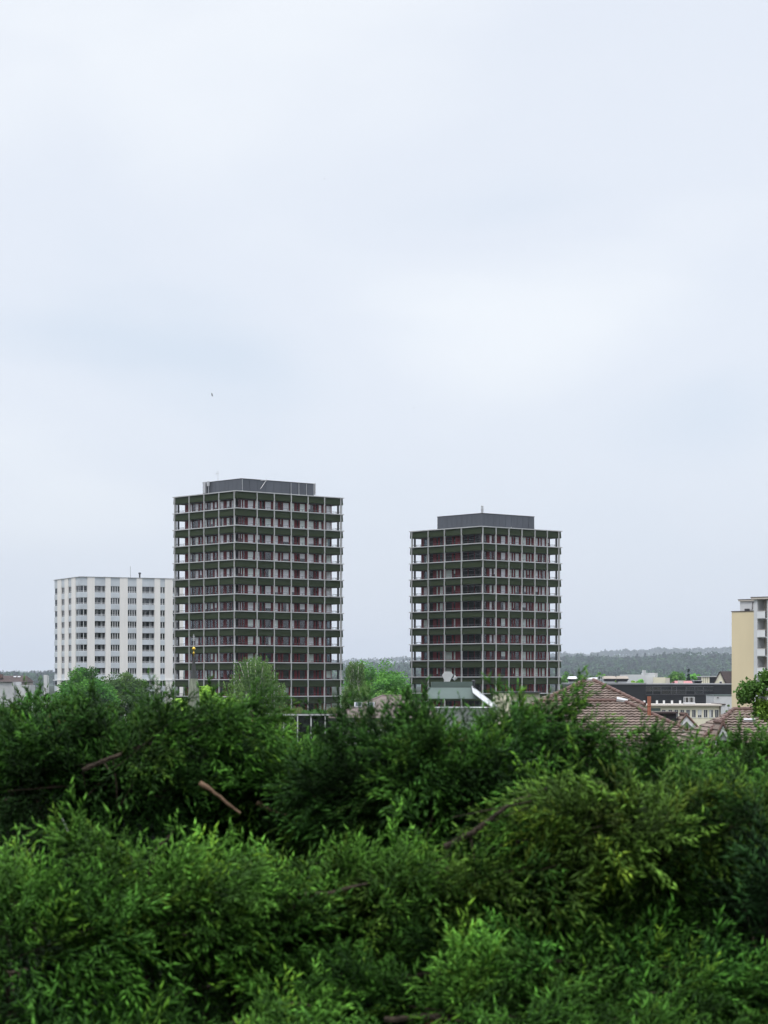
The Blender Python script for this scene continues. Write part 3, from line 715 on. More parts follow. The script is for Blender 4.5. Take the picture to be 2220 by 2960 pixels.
# skylight roof, centre left
root = empty('skylight_house', (PX(1110, 142), 142, 0), 0, 'house with a weathered grey-brown hip roof and two skylights below the taller tower', 'house'); off = root.location
eL, eR = W(949, 2076, 139), W(1290, 2076, 139); tL, tR = W(1104, 2012, 143.2), W(1160, 2012, 143.2)
a = MB(); tile_face(a, eL, eR, tL, tR, .25, .22, .006, .02); bL = eL + np.array((0, 8.6, 0)); bR = eR + np.array((0, 8.6, 0))
tile_face(a, bL, eL, tL + np.array((0, .01, 0)), tL, .25, .22, .006, .02); tile_face(a, eR, bR, tR, tR + np.array((0, .01, 0)), .25, .22, .006, .02); tile_face(a, bR, bL, tR, tL, .25, .22, .006, .02)
rf = a.build('roof', M_tile2, root, off=off)
a = MB(); caps(a, eL + np.array((0, 0, .03)), tL + np.array((0, 0, .03)), .055); caps(a, tL + np.array((0, 0, .03)), tR + np.array((0, 0, .03)), .055); a.build('ridge_cap', M_tile2, rf, off=off)
upv = (tL - eL); upv = np.array((0, 4.2, tL[2] - eL[2])); un = upv / np.linalg.norm(upv); nrm = np.array((0, -un[2], un[1]))
for px in (1024, 1060):
    t = .43; c = eL + np.array((PX(px, 140.5) - eL[0], 0, 0)) + upv * t
    poly = [c, c + (.5, 0, 0), c + (.5, 0, 0) + un * .85, c + un * .85]
    o = MB().slab([p + nrm * .02 for p in poly], nrm, .12).build('skylight', M_metal, rf, off=off)
    ins = [poly[0] + (.06, 0, 0) + un * .06, poly[1] - (.06, 0, 0) + un * .06, poly[2] - (.06, 0, 0) - un * .06, poly[3] + (.06, 0, 0) - un * .06]
    MB().slab([p + nrm * .143 for p in ins], nrm, .01).build('pane', M_glass2, o, off=off)
MB().box(eL[0] + .5, eR[0] - .3, eL[1] + .5, eL[1] + 8, 0, eL[2] - .25).build('wall', M_lgrey, root, off=off)
MB().box(eL[0] - .02, eR[0], eL[1] - .05, eL[1] + .3, eL[2] - .22, eL[2] - .02).build('fascia', M_dark, root, off=off)

# small salmon roof seen through the leaves
root = empty('salmon_roof_house', (PX(700, 96), 96, 0), 0, 'small house with salmon tiles half hidden in leaves below the taller tower', 'house'); off = root.location
eL, eR = W(640, 2125, 93), W(755, 2125, 93); tL, tR = W(655, 2060, 96.5), W(742, 2062, 96.5)
a = MB(); tile_face(a, eL, eR, tL, tR, .22, .2, .02, .03); tile_face(a, eR + np.array((0, 7, 0)), eL + np.array((0, 7, 0)), tR, tL, .22, .2, .02, .03); rf = a.build('roof', M_salmon, root, off=off)
a = MB(); caps(a, tL + np.array((0, 0, .03)), tR + np.array((0, 0, .03)), .12); a.build('ridge_cap', M_tile2, rf, off=off)
a = MB(); x0_, x1_b = eL[0] + .25, eR[0] - .25; a.box(x0_, x1_b, eL[1] + .3, eL[1] + 6.7, 0, eL[2] - .02)
for xx in (x0_, x1_b - .15): a.slab([(xx, eL[1] + .3, eL[2] - .02), (xx, eL[1] + 6.7, eL[2] - .02), (xx, tL[1], tL[2] - .1)], (1, 0, 0), .15)
a.build('wall', M_creamw, root, off=off)

# ------------------------------------------------------------------ pavilion with green roof under tower 1
d = 345
root = empty('green_roof_pavilion', (PX(900, d), d, 0), 0, 'low glazed pavilion with a grassy flat roof at the foot of the taller tower', 'pavilion'); off = root.location
x0, x1_, zt = PX(770, d), PX(1010, d), PZ(2064, d)
MB().box(x0, x1_, d, d + 12, zt - .25, zt).build('roof_edge', M_white, root, off=off)
MB().box(x0 + .3, x1_ - .3, d + .5, d + 11.5, 0, zt - .252).build('core_wall', M_inner, root, off=off)
MB().box(x0 + .2, x1_ - .2, d + .3, d + .33, .2, zt - .26).build('pane', M_glass2, root, off=off)
for px in (780, 820, 860, 899, 940, 980):
    MB().box(PX(px, d) - .1, PX(px, d) + .1, d + .02, d + .24, 0, zt - .252).build('post', M_white, root, off=off)
rng = np.random.default_rng(44)
n = 5200; C = np.stack([rng.uniform(x0 + .1, x1_ - .1, n), rng.uniform(d + .15, d + 11.8, n), np.zeros(n)], 1)
hgt = .35 + .45 * (np.sin(C[:, 0] * .8 + 1) > 0.1) * rng.random(n) + .12 * np.sin(C[:, 0] * 2.2) + rng.random(n) * .35
wv = rng.normal(size=(n, 3)) * np.array((.05, .05, 0)); V = np.stack([C + (0, 0, zt) - wv, C + (0, 0, zt) + wv, C + np.stack([rng.normal(0, .1, n), rng.normal(0, .1, n), zt + np.maximum(hgt, .1)], 1)], 1).reshape(-1, 3)
tint = np.where((C[:, :1] > PX(870, d)) & (C[:, :1] < PX(945, d)), np.array([[.10, .24, .05]]), np.array([[.17, .22, .07]])) * rng.uniform(.7, 1.3, (n, 1))
o = np_mesh('roof_grass', V, np.arange(3 * n).reshape(n, 3), np.repeat(tint, 3, 0), M_grass, root, off=off); tag(o, kind='stuff')
MB().box(x0 + .1, x1_ - .1, d + .15, d + 11.85, zt + .002, zt + .06).build('roof_soil', M_ground, root, off=off)

# ------------------------------------------------------------------ centre: green copper roof with exhaust hood, cream house
d = 180
root = empty('copper_roof_building', (PX(1330, d), d, 0), 0, 'building with green metal roof box and white glazed slope before the shorter tower', 'building'); off = root.location
def zc(x): return 1140 + x * .1929
def yc(y): return 1930 + y * .1929
x0, x1_ = PX(zc(558), d), PX(zc(1170), d)
MB().box(x0, x1_, d, d + 3, PZ(yc(296), d), PZ(yc(213), d)).build('roof_box', M_copper, root, off=off)
zt, zb = PZ(yc(298), d), PZ(yc(600), d)
MB().box(x0 - .1, PX(zc(1222), d), d - .12, d - .02, PZ(yc(300), d), PZ(yc(290), d)).build('ledge', M_dark, root, off=off)
xr = PX(zc(1530), d); yr = d - 1.2
a = MB(); a.slab([(x0 - .3, d - .05, zt), (x1_, d - .05, zt), (PX(zc(1230), d), yr, PZ(yc(470), d)), (x0 - .3, yr, PZ(yc(470), d))], (0, -.6, 1), .05); a.build('metal_slope', M_copper, root, off=off)
a = MB(); A_ = np.array((x1_ - .05, d - .02, zt)); B_ = np.array((xr, d - .02, PZ(yc(590), d)))
fw = np.array((0, -1.8, -.45))
a.slab([A_ + (0, 0, .03), B_ + (0, 0, .03), B_ + fw, A_ + fw], (.4, -.3, 1), .05); o = a.build('glazed_slope', M_lgrey, root, off=off)
a = MB()
for t in (0, .33, .66, 1):
    q = A_ + (B_ - A_) * t; a.tube([q + (0, 0, .12), q + fw + (0, 0, .1)], .03, 5)
a.tube([A_ + (0, 0, .12), B_ + (0, 0, .12)], .04, 5); a.build('glazing_bar', M_metal, o, off=off)
MB().box(x0 - .3, xr - .1, d + .1, d + 6, 0, PZ(yc(600), d)).build('wall', M_lgrey, root, off=off)
# exhaust hood: hexagonal duct with mouth turned right
hx0, hx1, hz0, hz1 = PX(zc(722), d), PX(zc(870), d), PZ(yc(212), d), PZ(yc(57), d); hm = (hz0 + hz1) / 2
a = MB(); w6 = (hx1 - hx0)
prof = [(hx0 + w6 * .28, hz0 + .02), (hx0, hm + .1), (hx0 + w6 * .25, hz1), (hx1 - .1, hz1 - .02), (hx1 + .08, hm + .15), (hx1 - w6 * .25, hz0 + .02)]
a.slab([(p[0], d + .5, p[1]) for p in prof], (0, 1, 0), 1.0); a.build('exhaust_hood', M_white, root, off=off)
a = MB(); a.tube([(hx1 - .15, d + .9, hz0 + .35), (hx1 + .25, d + .9, hz1 - .5)], [.22, .26], 8)
a.build('hood_mouth', M_dark, root, off=off)
a = MB(); a.tube([(hx1 + .08, d + .8, hz0 + .2), (hx1 + .33, d + .8, hz1 - .42)], [.18, .18], 8); a.build('hood_outlet', M_white, root, off=off)
a = MB(); xx = PX(zc(1188), d); a.lathe([(.12, PZ(yc(360), d)), (.12, PZ(yc(220), d)), (.17, PZ(yc(215), d)), (.17, PZ(yc(195), d)), (.08, PZ(yc(184), d))], xx, d + .4, 10); a.build('flue', M_dark, root, off=off)

d = 200
root = empty('cream_house', (PX(1480, d), d, 0), 0, 'cream rendered wall with one window showing between branches below the shorter tower', 'house'); off = root.location
MB().box(PX(1433, d), PX(1475, d), d - .5, d + 5, 0, PZ(2003, d)).box(PX(1475, d) + .001, PX(1560, d), d, d + 5, 0, PZ(2003, d)).build('wall', M_creamw, root, off=off)
MB().box(PX(1430, d), PX(1563, d), d - .55, d + 5.1, PZ(2003, d) + .002, PZ(2000, d)).build('roof_edge', M_dark, root, off=off)
w = MB().box(PX(1478, d), PX(1500, d), d - .08, d - .005, PZ(2054, d), PZ(2050, d)).box(PX(1478, d), PX(1500, d), d - .08, d - .005, PZ(2028, d), PZ(2025, d)).box(PX(1478, d), PX(1480, d), d - .07, d - .006, PZ(2050, d), PZ(2028, d)).box(PX(1498, d), PX(1500, d), d - .07, d - .006, PZ(2050, d), PZ(2028, d)).build('window', M_wframe, root, off=off)
MB().box(PX(1480, d), PX(1498, d), d - .04, d - .02, PZ(2050, d), PZ(2028, d)).build('pane', M_glass2, w, off=off)

# ------------------------------------------------------------------ black industrial block and cream office, right
def z6x(x): return 1560 + x * .398
def z6y(y): return 1820 + y * .398
d = 430
root = empty('black_block', (PX(1930, d), d, 0), 0, 'long black flat-roofed block with a glazed strip in front of the forest hill', 'industrial building'); off = root.location
xa, xm, xb = PX(1660, d), PX(1864, d), PX(2140, d); zt = PZ(1978.5, d)
MB().box(xa, xm, d - 1.5, d + 30, 0, zt).box(xm + .002, xb, d, d + 30, 0, zt - .05).build('wall', M_black, root, off=off)
MB().box(xa - .1, xm + .1, d - 1.65, d + 30, zt + .002, zt + .30).box(xm + .102, xb, d - .12, d + 30, zt - .048, zt + .18).build('coping', M_zcap, root, off=off)
a = MB(); g = MB()
z0_, z1_ = PZ(2007, d), PZ(1985, d)
x = PX(1866, d); rg = random.Random(3)
while x < PX(2060, d):
    w_ = rg.uniform(1.0, 2.6)
    g.box(x + .1, x + w_ - .05, d - .10, d - .06, z0_ + rg.choice([0, 0, .5]), z1_ - rg.choice([0, 0, .5]))
    a.box(x, x + .09, d - .14, d - .02, z0_, z1_); a.box(x + .09, x + w_, d - .13, d - .11, (z0_ + z1_) / 2, (z0_ + z1_) / 2 + .06); x += w_
a.box(PX(1866, d), PX(2062, d), d - .16, d - .141, z0_ - .1, z0_ - .02); a.box(PX(1866, d), PX(2062, d), d - .16, d - .141, z1_, z1_ + .08)
w = a.build('window_band', M_rail, root, off=off); g.build('pane', glass_mat('strip_glass', (.3, .32, .35), .10, .25), w, off=off)

def roof_hood(px0, px1, pyt, pyb, d, label, two=False):
    z0, z1h = zt + .3, PZ(pyt, d); zm = z0 + (z1h - z0) * .42
    x0, x1_ = PX(px0, d), PX(px1, d); w_ = x1_ - x0; r_ = empty('roof_ventilator', ((x0 + x1_) / 2, d + 2, z0), 0, label, 'roof ventilator')
    o_ = (r_.location[0], r_.location[1], r_.location[2])
    MB().box(x0 + w_ * .12, x1_ - w_ * .12, d + .6, d + 3.4, z0 - .1, zm - .3).build('base', M_lgrey, r_, off=o_)
    MB().frustum((x0 + w_ * .12, x1_ - w_ * .12, d + .6, d + 3.4), (x0, x1_, d, d + 4), zm - .298, zm + .25).build('louvre', M_dark, r_, off=o_)
    MB().frustum((x0 - .05, x1_ + .05, d - .05, d + 4.05), (x0 + w_ * .1, x1_ - w_ * .1, d + .8, d + 3.2), zm + .252, z1h).build('hood', M_hood if two else M_wframe, r_, off=o_)
    return r_
r_ = roof_hood(1745, 1782, 1954, 1976, 440, 'left beige trapezoid vent hood of the pair on the black block', True)
r2_ = roof_hood(1782.6, 1818, 1954, 1976, 440, 'right beige trapezoid vent hood of the pair on the black block', True)
for o in (r_, r2_): o['group'] = 'beige roof hoods'
roof_hood(1644, 1669, 1955, 1976, 436, 'small white capped vent on the left end of the black block roof')
roof_hood(2007, 2031, 1967, 1976, 440, 'low white vent hood on the right half of the black block roof')
a = MB(); a.box(0, PX(1952 + 14, 440) - PX(1952, 440), 0, 1.5, 0, PZ(1967, 440) - zt - .2); o = a.build('roof_box', M_beige, None, (PX(1962, 440), 440, zt + .18)); tag(o, 'square beige concrete box on the black block roof beside the pink roof', 'roof box')
# ladder frame on roof
a = MB()
for px in (1729, 1736, 1743): a.tube([(PX(px, 436), 436, zt + .2), (PX(px, 436), 436, zt + 1.7)], .03, 5)
for h in (.9, 1.65): a.tube([(PX(1729, 436), 436, zt + h), (PX(1743, 436), 436, zt + h)], .03, 5)
a.tube([(PX(1716, 436), 436, zt + .3), (PX(1716, 436), 436, zt + .8)], .05, 5)
tag(a.build('roof_guardrail', M_lgrey), 'thin grey guardrail frame on the black block roof left of the beige hoods', 'guardrail')

d = 375
root = empty('cream_office', (PX(1980, d), d, 0), 0, 'flat-roofed cream office with a row of narrow windows before the black block', 'office building'); off = root.location
xa, xb, xc = PX(1862, d), PX(2083, d), PX(2095, d); zt2 = PZ(2041, d)
def zBx(x): return 1780 + x * .217
MB().box(xa, xb, d, d + 12, 0, zt2).build('wall', M_creamw, root, off=off)
MB().frustum((xb + .003, xc, d - .4, d + 12), (xb + .003, xc, d - .4, d + 12), 0, PZ(2037, d)).build('side_wall', M_lgrey, root, off=off)
MB().box(xa - .2, xb + .15, d - .5, d + 12.1, zt2 + .002, PZ(2036, d)).build('roof', M_beige, root, off=off)
MB().box(xb + .152, xc + .1, d - .55, d + 12.1, PZ(2037, d) + .002, PZ(2034.5, d)).build('coping', M_brownroof, root, off=off)
MB().tube([(xb - .15, d - .1, zt2), (xb - .15, d - .1, 0)], .07).build('downpipe', M_brownroof, root, off=off)
for py in (2052, 2101, 2150):
    for i, zx in enumerate((640, 725, 805, 885, 962, 1040, 1117, 1196, 1270, 1345)):
        c_ = PX(zBx(zx), d); hw = .34; z1_ = PZ(py, d); z0_ = PZ(py + 21, d)
        f = MB().box(c_ - hw - .08, c_ + hw + .08, d - .07, d - .002, z0_ - .12, z0_ - .03).box(c_ - hw, c_ - hw + .06, d - .05, d - .004, z0_, z1_).box(c_ + hw - .06, c_ + hw, d - .05, d - .004, z0_, z1_)
        f.box(c_ - .03, c_ + .03, d - .05, d - .004, z0_, z1_)
        w = f.build('window', M_wframe, root, off=off)
        MB().box(c_ - hw + .06, c_ + hw - .06, d - .02, d - .006, z0_, z1_).build('pane', M_dark, w, off=off)
        if i in (6, 8): MB().box(c_ - hw + .07, (c_ + hw - .07) if i == 6 else c_, d - .04, d - .025, z0_ + (.35 if i == 6 else 0), z1_ - .02).build('blind', M_lgrey, w, off=off)
a = MB(); a.box(PX(1880, d), PX(1909, d), d - .04, d - .002, PZ(2055, d), PZ(2047, d)); a.build('awning', M_copper, root, off=off)
for zx in (395, 565, 658, 766, 875):
    MB().box(PX(zBx(zx), d) - .16, PX(zBx(zx), d) + .16, d + 1.5, d + 1.9, PZ(2036, d) + .002, PZ(2025, d)).build('roof_post', M_wframe, root, off=off)
a = MB(); x0, x1_ = PX(1983, d), PX(2010, d); z0_, z1_ = PZ(2036, d), PZ(2016, d)
for xx in (x0, (x0 + x1_) / 2, x1_): 
    for yy_ in (d + 1, d + 2.6): a.box(xx - .04, xx + .04, yy_ - .04, yy_ + .04, z0_, z1_)
a.box(x0 - .05, x1_ + .05, d + .95, d + 1.05, z1_, z1_ + .07); a.box(x0 - .05, x1_ + .05, d + 2.55, d + 2.65, z1_, z1_ + .07); a.box(x0 - .1, x1_ + .1, d + .8, d + 2.8, z0_, z0_ + .3)
o = a.build('roof_skylight', M_lgrey, root, off=off); MB().box(x0, x1_, d + .98, d + 1.0, z0_ + .3, z1_).build('pane', M_glass, o, off=off)
d = 405
root = empty('grey_wall_block', (PX(2095, d), d, 0), 0, 'plain grey wall block between the cream office and the yellow tower', 'building'); off = root.location
MB().box(PX(2064, d), PX(2150, d), d, d + 10, 0, PZ(2011, d)).build('wall', M_lgrey, root, off=off)
MB().box(PX(2063, d), PX(2151, d), d - .1, d + 10.1, PZ(2011, d) + .002, PZ(2009, d)).build('coping', M_copper, root, off=off)
MB().box(PX(2073, d), PX(2077, d), d - .12, d - .01, PZ(2018, d), PZ(2015, d)).build('wall_lamp', M_brownroof, root, off=off)
# gable house behind the black block
d = 480
root = empty('gable_house', (PX(2090, d), d, 0), 0, 'cream gable house with a brown roof behind the black block', 'house'); off = root.location
A_, L_, R_ = W(2080.6, 1943, d), W(2061, 1980, d), W(2098, 1980, d); bk = np.array((4.2, 5.0, 0))
a = MB(); a.slab([L_, R_, A_], (.6, .8, 0), .2); a.box(L_[0], R_[0], d, d + 4, 0, L_[2] - .001); a.build('wall', M_creamw, root, off=off)
a = MB(); a.slab([R_ + (.2, -.2, -.3), R_ + (.2, -.2, -.3) + bk, A_ + (0, -.2, .1) + bk, A_ + (0, -.2, .1)], (1, -.6, .9), .15)
a.slab([L_ + (-.2, -.2, -.3), A_ + (0, -.2, .1), A_ + (0, -.2, .1) + bk, L_ + bk], (-1, 0, .6), .12); a.build('roof', M_brownroof, root, off=off)
w = MB().box(PX(2079, d), PX(2087, d), d - .15, d - .02, PZ(1976, d), PZ(1969, d)).build('window', M_wframe, root, off=off)
MB().box(PX(2080, d), PX(2086, d), d - .18, d - .152, PZ(1975.5, d), PZ(1970.5, d)).build('pane', M_dark, w, off=off)
d = 520
root = empty('glass_pavilion', (PX(2050, d), d, 0), 0, 'low building with a white roof and dark glazing left of the gable house', 'building'); off = root.location
MB().box(PX(2030, d), PX(2078, d), d, d + 8, 0, PZ(1957, d)).build('wall', M_black, root, off=off)
MB().box(PX(2028, d), PX(2080, d), d - .5, d + 8.5, PZ(1957, d) + .002, PZ(1954, d)).build('roof', M_white, root, off=off)
for px in (2030, 2036, 2042, 2048): MB().box(PX(px, d) - .2, PX(px, d) + .2, d - .3, d - .01, 0, PZ(1957, d)).build('post', M_creamw, root, off=off)
d = 550
root = empty('white_workshop', (PX(1890, d), d, 0), 0, 'white flat-roofed workshop with rooftop plant behind the bright green tree', 'building'); off = root.location
MB().box(PX(1804, d), PX(1862, d), d, d + 10, 0, PZ(1950, d)).box(PX(1862, d) + .01, PX(1900, d), d + 1, d + 10, 0, PZ(1952, d)).build('wall', M_lgrey, root, off=off)
MB().box(PX(1888, d), PX(1919, d), d - 3, d - .01, 0, PZ(1958, d)).build('wall', M_creamw, root, off=off)
MB().box(PX(1919, d) + .01, PX(1931, d), d - 3.4, d - .01, 0, PZ(1959.5, d)).build('side_wall', M_beige, root, off=off)
MB().box(PX(1862, d), PX(1894, d), d + 2, d + 6, PZ(1952, d) + .01, PZ(1945, d)).box(PX(1866, d), PX(1872, d), d + 1, d + 1.9, PZ(1952, d) + .01, PZ(1948, d)).build('rooftop_plant', M_white, root, off=off)
a = MB(); a.tube([(PX(1863.5, d), d + 1.4, PZ(1955, d)), (PX(1863.5, d), d + 1.4, PZ(1937, d))], .45, 8); a.build('flue', M_white, root, off=off)
a = MB(); a.tube([(PX(1897.5, d), d + 1.4, PZ(1957, d)), (PX(1897.5, d), d + 1.4, PZ(1945.5, d))], .5, 8); a.build('flue', M_white, root, off=off)
d = 500
root = empty('pink_roof_shed', (PX(1980, d), d, 0), 0, 'low shed with a faded pink roof just above the black block edge', 'shed'); off = root.location
MB().box(PX(1953, d), PX(2008, d), d, d + 6, 0, PZ(1976, d)).build('wall', M_lgrey, root, off=off)
M_pink = mat('faded_pink_sheet', (.45, .2, .2), .8, .1)
a = MB(); a.slab([(PX(1949, d), d - .4, PZ(1977, d)), (PX(2011, d), d - .4, PZ(1977, d)), (PX(2009, d), d + 3, PZ(1969.5, d + 3)), (PX(1955, d), d + 3, PZ(1969.5, d + 3))], (0, -.3, 1), .12)
a.slab([(PX(2009, d), d + 3.01, PZ(1969.5, d + 3)), (PX(1955, d), d + 3.01, PZ(1969.5, d + 3)), (PX(1949, d), d + 6.4, PZ(1977, d)), (PX(2011, d), d + 6.4, PZ(1977, d))], (0, .3, 1), .12); a.build('roof', M_pink, root, off=off)

# ------------------------------------------------------------------ left edge houses, mast, spire
d = 400
root = empty('brown_roof_house', (PX(30, d), d, 0), 0, 'house with a long dark brown hip roof and skylights at the far left edge', 'house'); off = root.location
zr, ze = PZ(1953, d), PZ(1971, d)
V_ = [(PX(-120, d), d, ze), (PX(77, d), d, ze), (PX(66, d), d + 4, zr), (PX(-110, d), d + 4, zr), (PX(77, d), d + 9, ze), (PX(-120, d), d + 9, ze)]
MB().add(V_, [(0, 1, 2, 3), (1, 4, 2), (4, 5, 3, 2), (5, 0, 3), (0, 5, 4, 1)]).build('roof', M_brownroof, root, off=off)
MB().box(PX(-115, d), PX(74, d), d + .4, d + 8.5, 0, ze - .01).build('wall', mat('pinkish_wall', (.42, .36, .35), .9, .1), root, off=off)
for px in (31, 43):
    MB().slab([(PX(px, d), d + 2.7, zr - .34), (PX(px + 8, d), d + 2.7, zr - .34), (PX(px + 8, d), d + 3.3, zr - .17), (PX(px, d), d + 3.3, zr - .17)], (0, -.3, 1), .1).build('skylight', M_metal, root, off=off)
d = 380
root = empty('white_house', (PX(15, d), d, 0), 0, 'white house wall with a dark low roof in front of the brown hip roof', 'house'); off = root.location
MB().box(PX(-80, d), PX(40, d), d, d + 8, 0, PZ(1971, d)).build('wall', M_white, root, off=off)
MB().add([(PX(-90, d), d - .3, PZ(1971, d) + .01), (PX(37, d), d - .3, PZ(1971, d) + .01), (PX(15, d), d + 3, PZ(1956, d)), (PX(-90, d), d + 3, PZ(1954, d)), (PX(37, d), d + 8, PZ(1971, d)), (PX(-90, d), d + 8, PZ(1971, d))], [(0, 1, 2, 3), (1, 4, 2), (4, 5, 3, 2), (0, 3, 5), (0, 5, 4, 1)]).build('roof', M_brownroof, root, off=off)
MB().box(PX(40, d) + .01, PX(80, d), d + 2, d + 8, 0, PZ(1981, d)).build('annex', M_lgrey, root, off=off)
MB().box(PX(-5, d), PX(3, d), d + 1, d + 2, PZ(1960, d), PZ(1949, d)).build('chimney', M_cap, root, off=off)
d = 420
a = MB(); a.box(-.35, .35, -.2, .2, 0, PZ(1951, d)); a.box(.5, .62, -.1, .1, 0, PZ(1953, d)); o = a.build('mast', M_lgrey, None, (PX(132, d), d, 0)); tag(o, 'thin pale mast rising from the trees left of the white block', 'mast')

d = 150
root = empty('church_spire', (PX(560, d), d, 0), 0, 'slender grey church spire with a gilded ball and cross in front of the taller tower', 'church spire')
def zs(y): return PZ(1840 + y * .217, d)
u = .217 / F * d
MB().lathe([(.55, 0), (.55, 3), (170 * u * .5, zs(1100)), (158 * u * .5, zs(860)), (140 * u * .5, zs(700)), (112 * u * .5, zs(562))], 0, 0, 8).build('tower', M_patina, root)
MB().lathe([(100 * u * .5, zs(561)), (78 * u * .5, zs(500)), (52 * u * .5, zs(400)), (30 * u * .5, zs(320)), (20 * u * .5, zs(262))], 0, 0, 8).build('spire', M_spire, root)
o = MB().lathe([(6 * u, zs(265)), (8 * u, zs(232)), (13 * u, zs(230)), (14 * u, zs(220)), (6 * u, zs(205)), (5 * u, zs(185)), (11 * u, zs(183)), (22 * u, zs(172)), (24 * u, zs(160)), (18 * u, zs(148)), (6 * u, zs(138)), (3 * u, zs(134))], 0, 0, 16).build('gilded_ball', M_gold, root, smooth=True)
zt3 = PZ(1829, d)
a = MB(); a.tube([(0, 0, zs(136)), (0, 0, zt3 - .1)], [.035, .02], 6); a.box(-.14, .14, -.02, .02, PZ(1848, d), PZ(1845.5, d)); a.box(-.09, .09, -.02, .02, PZ(1852, d), PZ(1850, d)); a.tube([(0, 0, zs(60)), (0, 0, zs(-10))], [.05, .06], 6); a.build('cross', M_metal, root)

# ------------------------------------------------------------------ trees
def tree(name, label, cat, px, py_top, wpx, d, cols, seed, leaf=.28, n=9000, kind='round', group=None, crown_frac=.62, bark=None, ncl=46, hpx=None):
    rng = np.random.default_rng(seed)
    x = PX(px, d); gz = ground_z(x, d); H = PZ(py_top, d) - gz; R = wpx / F * d / 2
    root = empty(name, (x, d, gz), 0, label, cat, group)
    bark = bark or M_trunk
    ch = H * crown_frac; cz = H - ch
    pts = []
    if kind == 'round':
        for i in range(ncl):
            u = rng.random(); ph = math.acos(1 - 1.75 * u); th = rng.uniform(0, 6.283); rr = rng.uniform(.55, .92)
            pts.append((R * rr * math.sin(ph) * math.cos(th), R * rr * math.sin(ph) * math.sin(th), cz + ch * .5 + ch * .46 * rr * math.cos(ph)))
        cr_ = np.array([rng.uniform(.17, .30) * R for _ in pts])
    elif kind == 'weep':
        for i in range(ncl):
            t = rng.random() ** .8; th = rng.uniform(0, 6.283)
            rr = R * (1 - .7 * t ** 1.3) * rng.uniform(.15, 1.1)
            pts.append((rr * math.cos(th), rr * math.sin(th), cz + ch * (.25 + .72 * t)))
        cr_ = np.array([rng.uniform(.10, .17) * R for _ in pts])
    elif kind == 'cone':
        for i in range(ncl):
            t = rng.random() ** 1.3; th = rng.uniform(0, 6.283); rr = R * (1 - t) * .9
            pts.append((rr * math.cos(th), rr * math.sin(th), cz + ch * t * .97))
        cr_ = np.array([.22 * R * (1.2 - .8 * ((p[2] - cz) / ch)) for p in pts])
    pts = np.array(pts)
    # trunk and limbs
    a = MB(); lean = rng.uniform(-.03, .03)
    tr = [(0, 0, 0), (lean * H * .3, 0, H * .3), (lean * H, 0, cz + ch * .45), (lean * H * 1.2, 0, cz + ch * .82)]
    r0 = max(.12, H * .02); a.tube(tr, [r0, r0 * .75, r0 * .42, r0 * .12], 8)
    a.build('trunk', bark, root, smooth=True)
    if kind != 'cone':
        b = MB()
        for i in rng.choice(len(pts), min(14 if kind == 'round' else 34, len(pts)), replace=False):
            p = pts[i]; t = rng.uniform(.35, .75); s = np.array((lean * H * t, 0, cz + ch * t * .6 - ch * .1)); mid = (s * .5 + p * .5) + (0, 0, (.1 if kind == 'round' else .16) * ch * rng.random())
            b.tube([s, mid, p], [r0 * .32, r0 * .22, r0 * .11], 5)
        b.build('limb', bark, root, smooth=True)
    idx = rng.integers(0, len(pts), n)
    dirv = rng.normal(size=(n, 3)); dirv /= np.linalg.norm(dirv, axis=1)[:, None]
    C = pts[idx] + dirv * (cr_[idx] * rng.uniform(.45, 1.15, n))[:, None] * np.array((1, 1, .8 if kind == 'round' else 1))
    base = np.array(cols)
    cc = base[rng.integers(0, len(base), len(pts))] * rng.uniform(.75, 1.25, (len(pts), 1))
    tint = cc[idx] * rng.uniform(.75, 1.3, (n, 1)) * 1.75
    if kind == 'weep':
        drop = rng.random(n) ** 1.2 * R * .55; strand = rng.integers(0, 6, n)
        h = (idx * 7 + strand) % 97
        C = pts[idx] + np.stack([np.cos(h * 2.4) * cr_[idx] * .9, np.sin(h * 1.7) * cr_[idx] * .9, -drop + .3 * cr_[idx]], 1) + rng.normal(size=(n, 3)) * leaf * .45
        V, T = leaf_quads(C, leaf, rng, 0, .4, hang=(0.1, 0, -1))
    else:
        V, T = leaf_quads(C, leaf, rng, .5 if kind == 'round' else .1, .62)
    np_mesh('crown', V, T, np.repeat(tint, 4, 0), M_leaf, root, k=4)
    return root
G_dark = [(.032, .10, .015), (.045, .14, .02), (.07, .18, .025)]
G_mid = [(.06, .14, .03), (.08, .18, .035), (.10, .20, .04)]
G_yel = [(.17, .28, .04), (.22, .34, .06), (.13, .25, .04)]
G_birch = [(.07, .125, .03), (.09, .15, .04), (.055, .11, .028)]
G_fresh = [(.08, .22, .04), (.11, .27, .05), (.07, .18, .035)]
tree('chestnut_tree', 'dark green layered chestnut tree directly before the white block', 'tree', 250, 1922, 180, 400, G_dark, 21, .42, 26000, ncl=110, crown_frac=.8)
tree('round_tree', 'olive green round tree right of the dark chestnut', 'tree', 358, 1927, 170, 420, [(.05, .10, .025), (.07, .125, .03), (.045, .09, .025)], 22, .36, 24000, ncl=110, crown_frac=.8)
tree('garden_tree', 'bushy light green tree between the brown roof and the white block', 'tree', 98, 1962, 80, 250, G_fresh, 23, .22, 8000, crown_frac=.75)
tree('garden_tree', 'smaller light green tree touching the white block base on the left', 'tree', 142, 1970, 60, 240, G_fresh, 24, .2, 6000, crown_frac=.75)
tree('garden_tree', 'green treetop at the far left under the white house wall', 'tree', 40, 1990, 90, 200, G_mid, 25, .18, 6000, crown_frac=.8)
tree('maple_tree', 'yellow-green maple crown just left of the church spire', 'tree', 515, 1968, 120, 230, G_yel, 26, .30, 12000, crown_frac=.8)
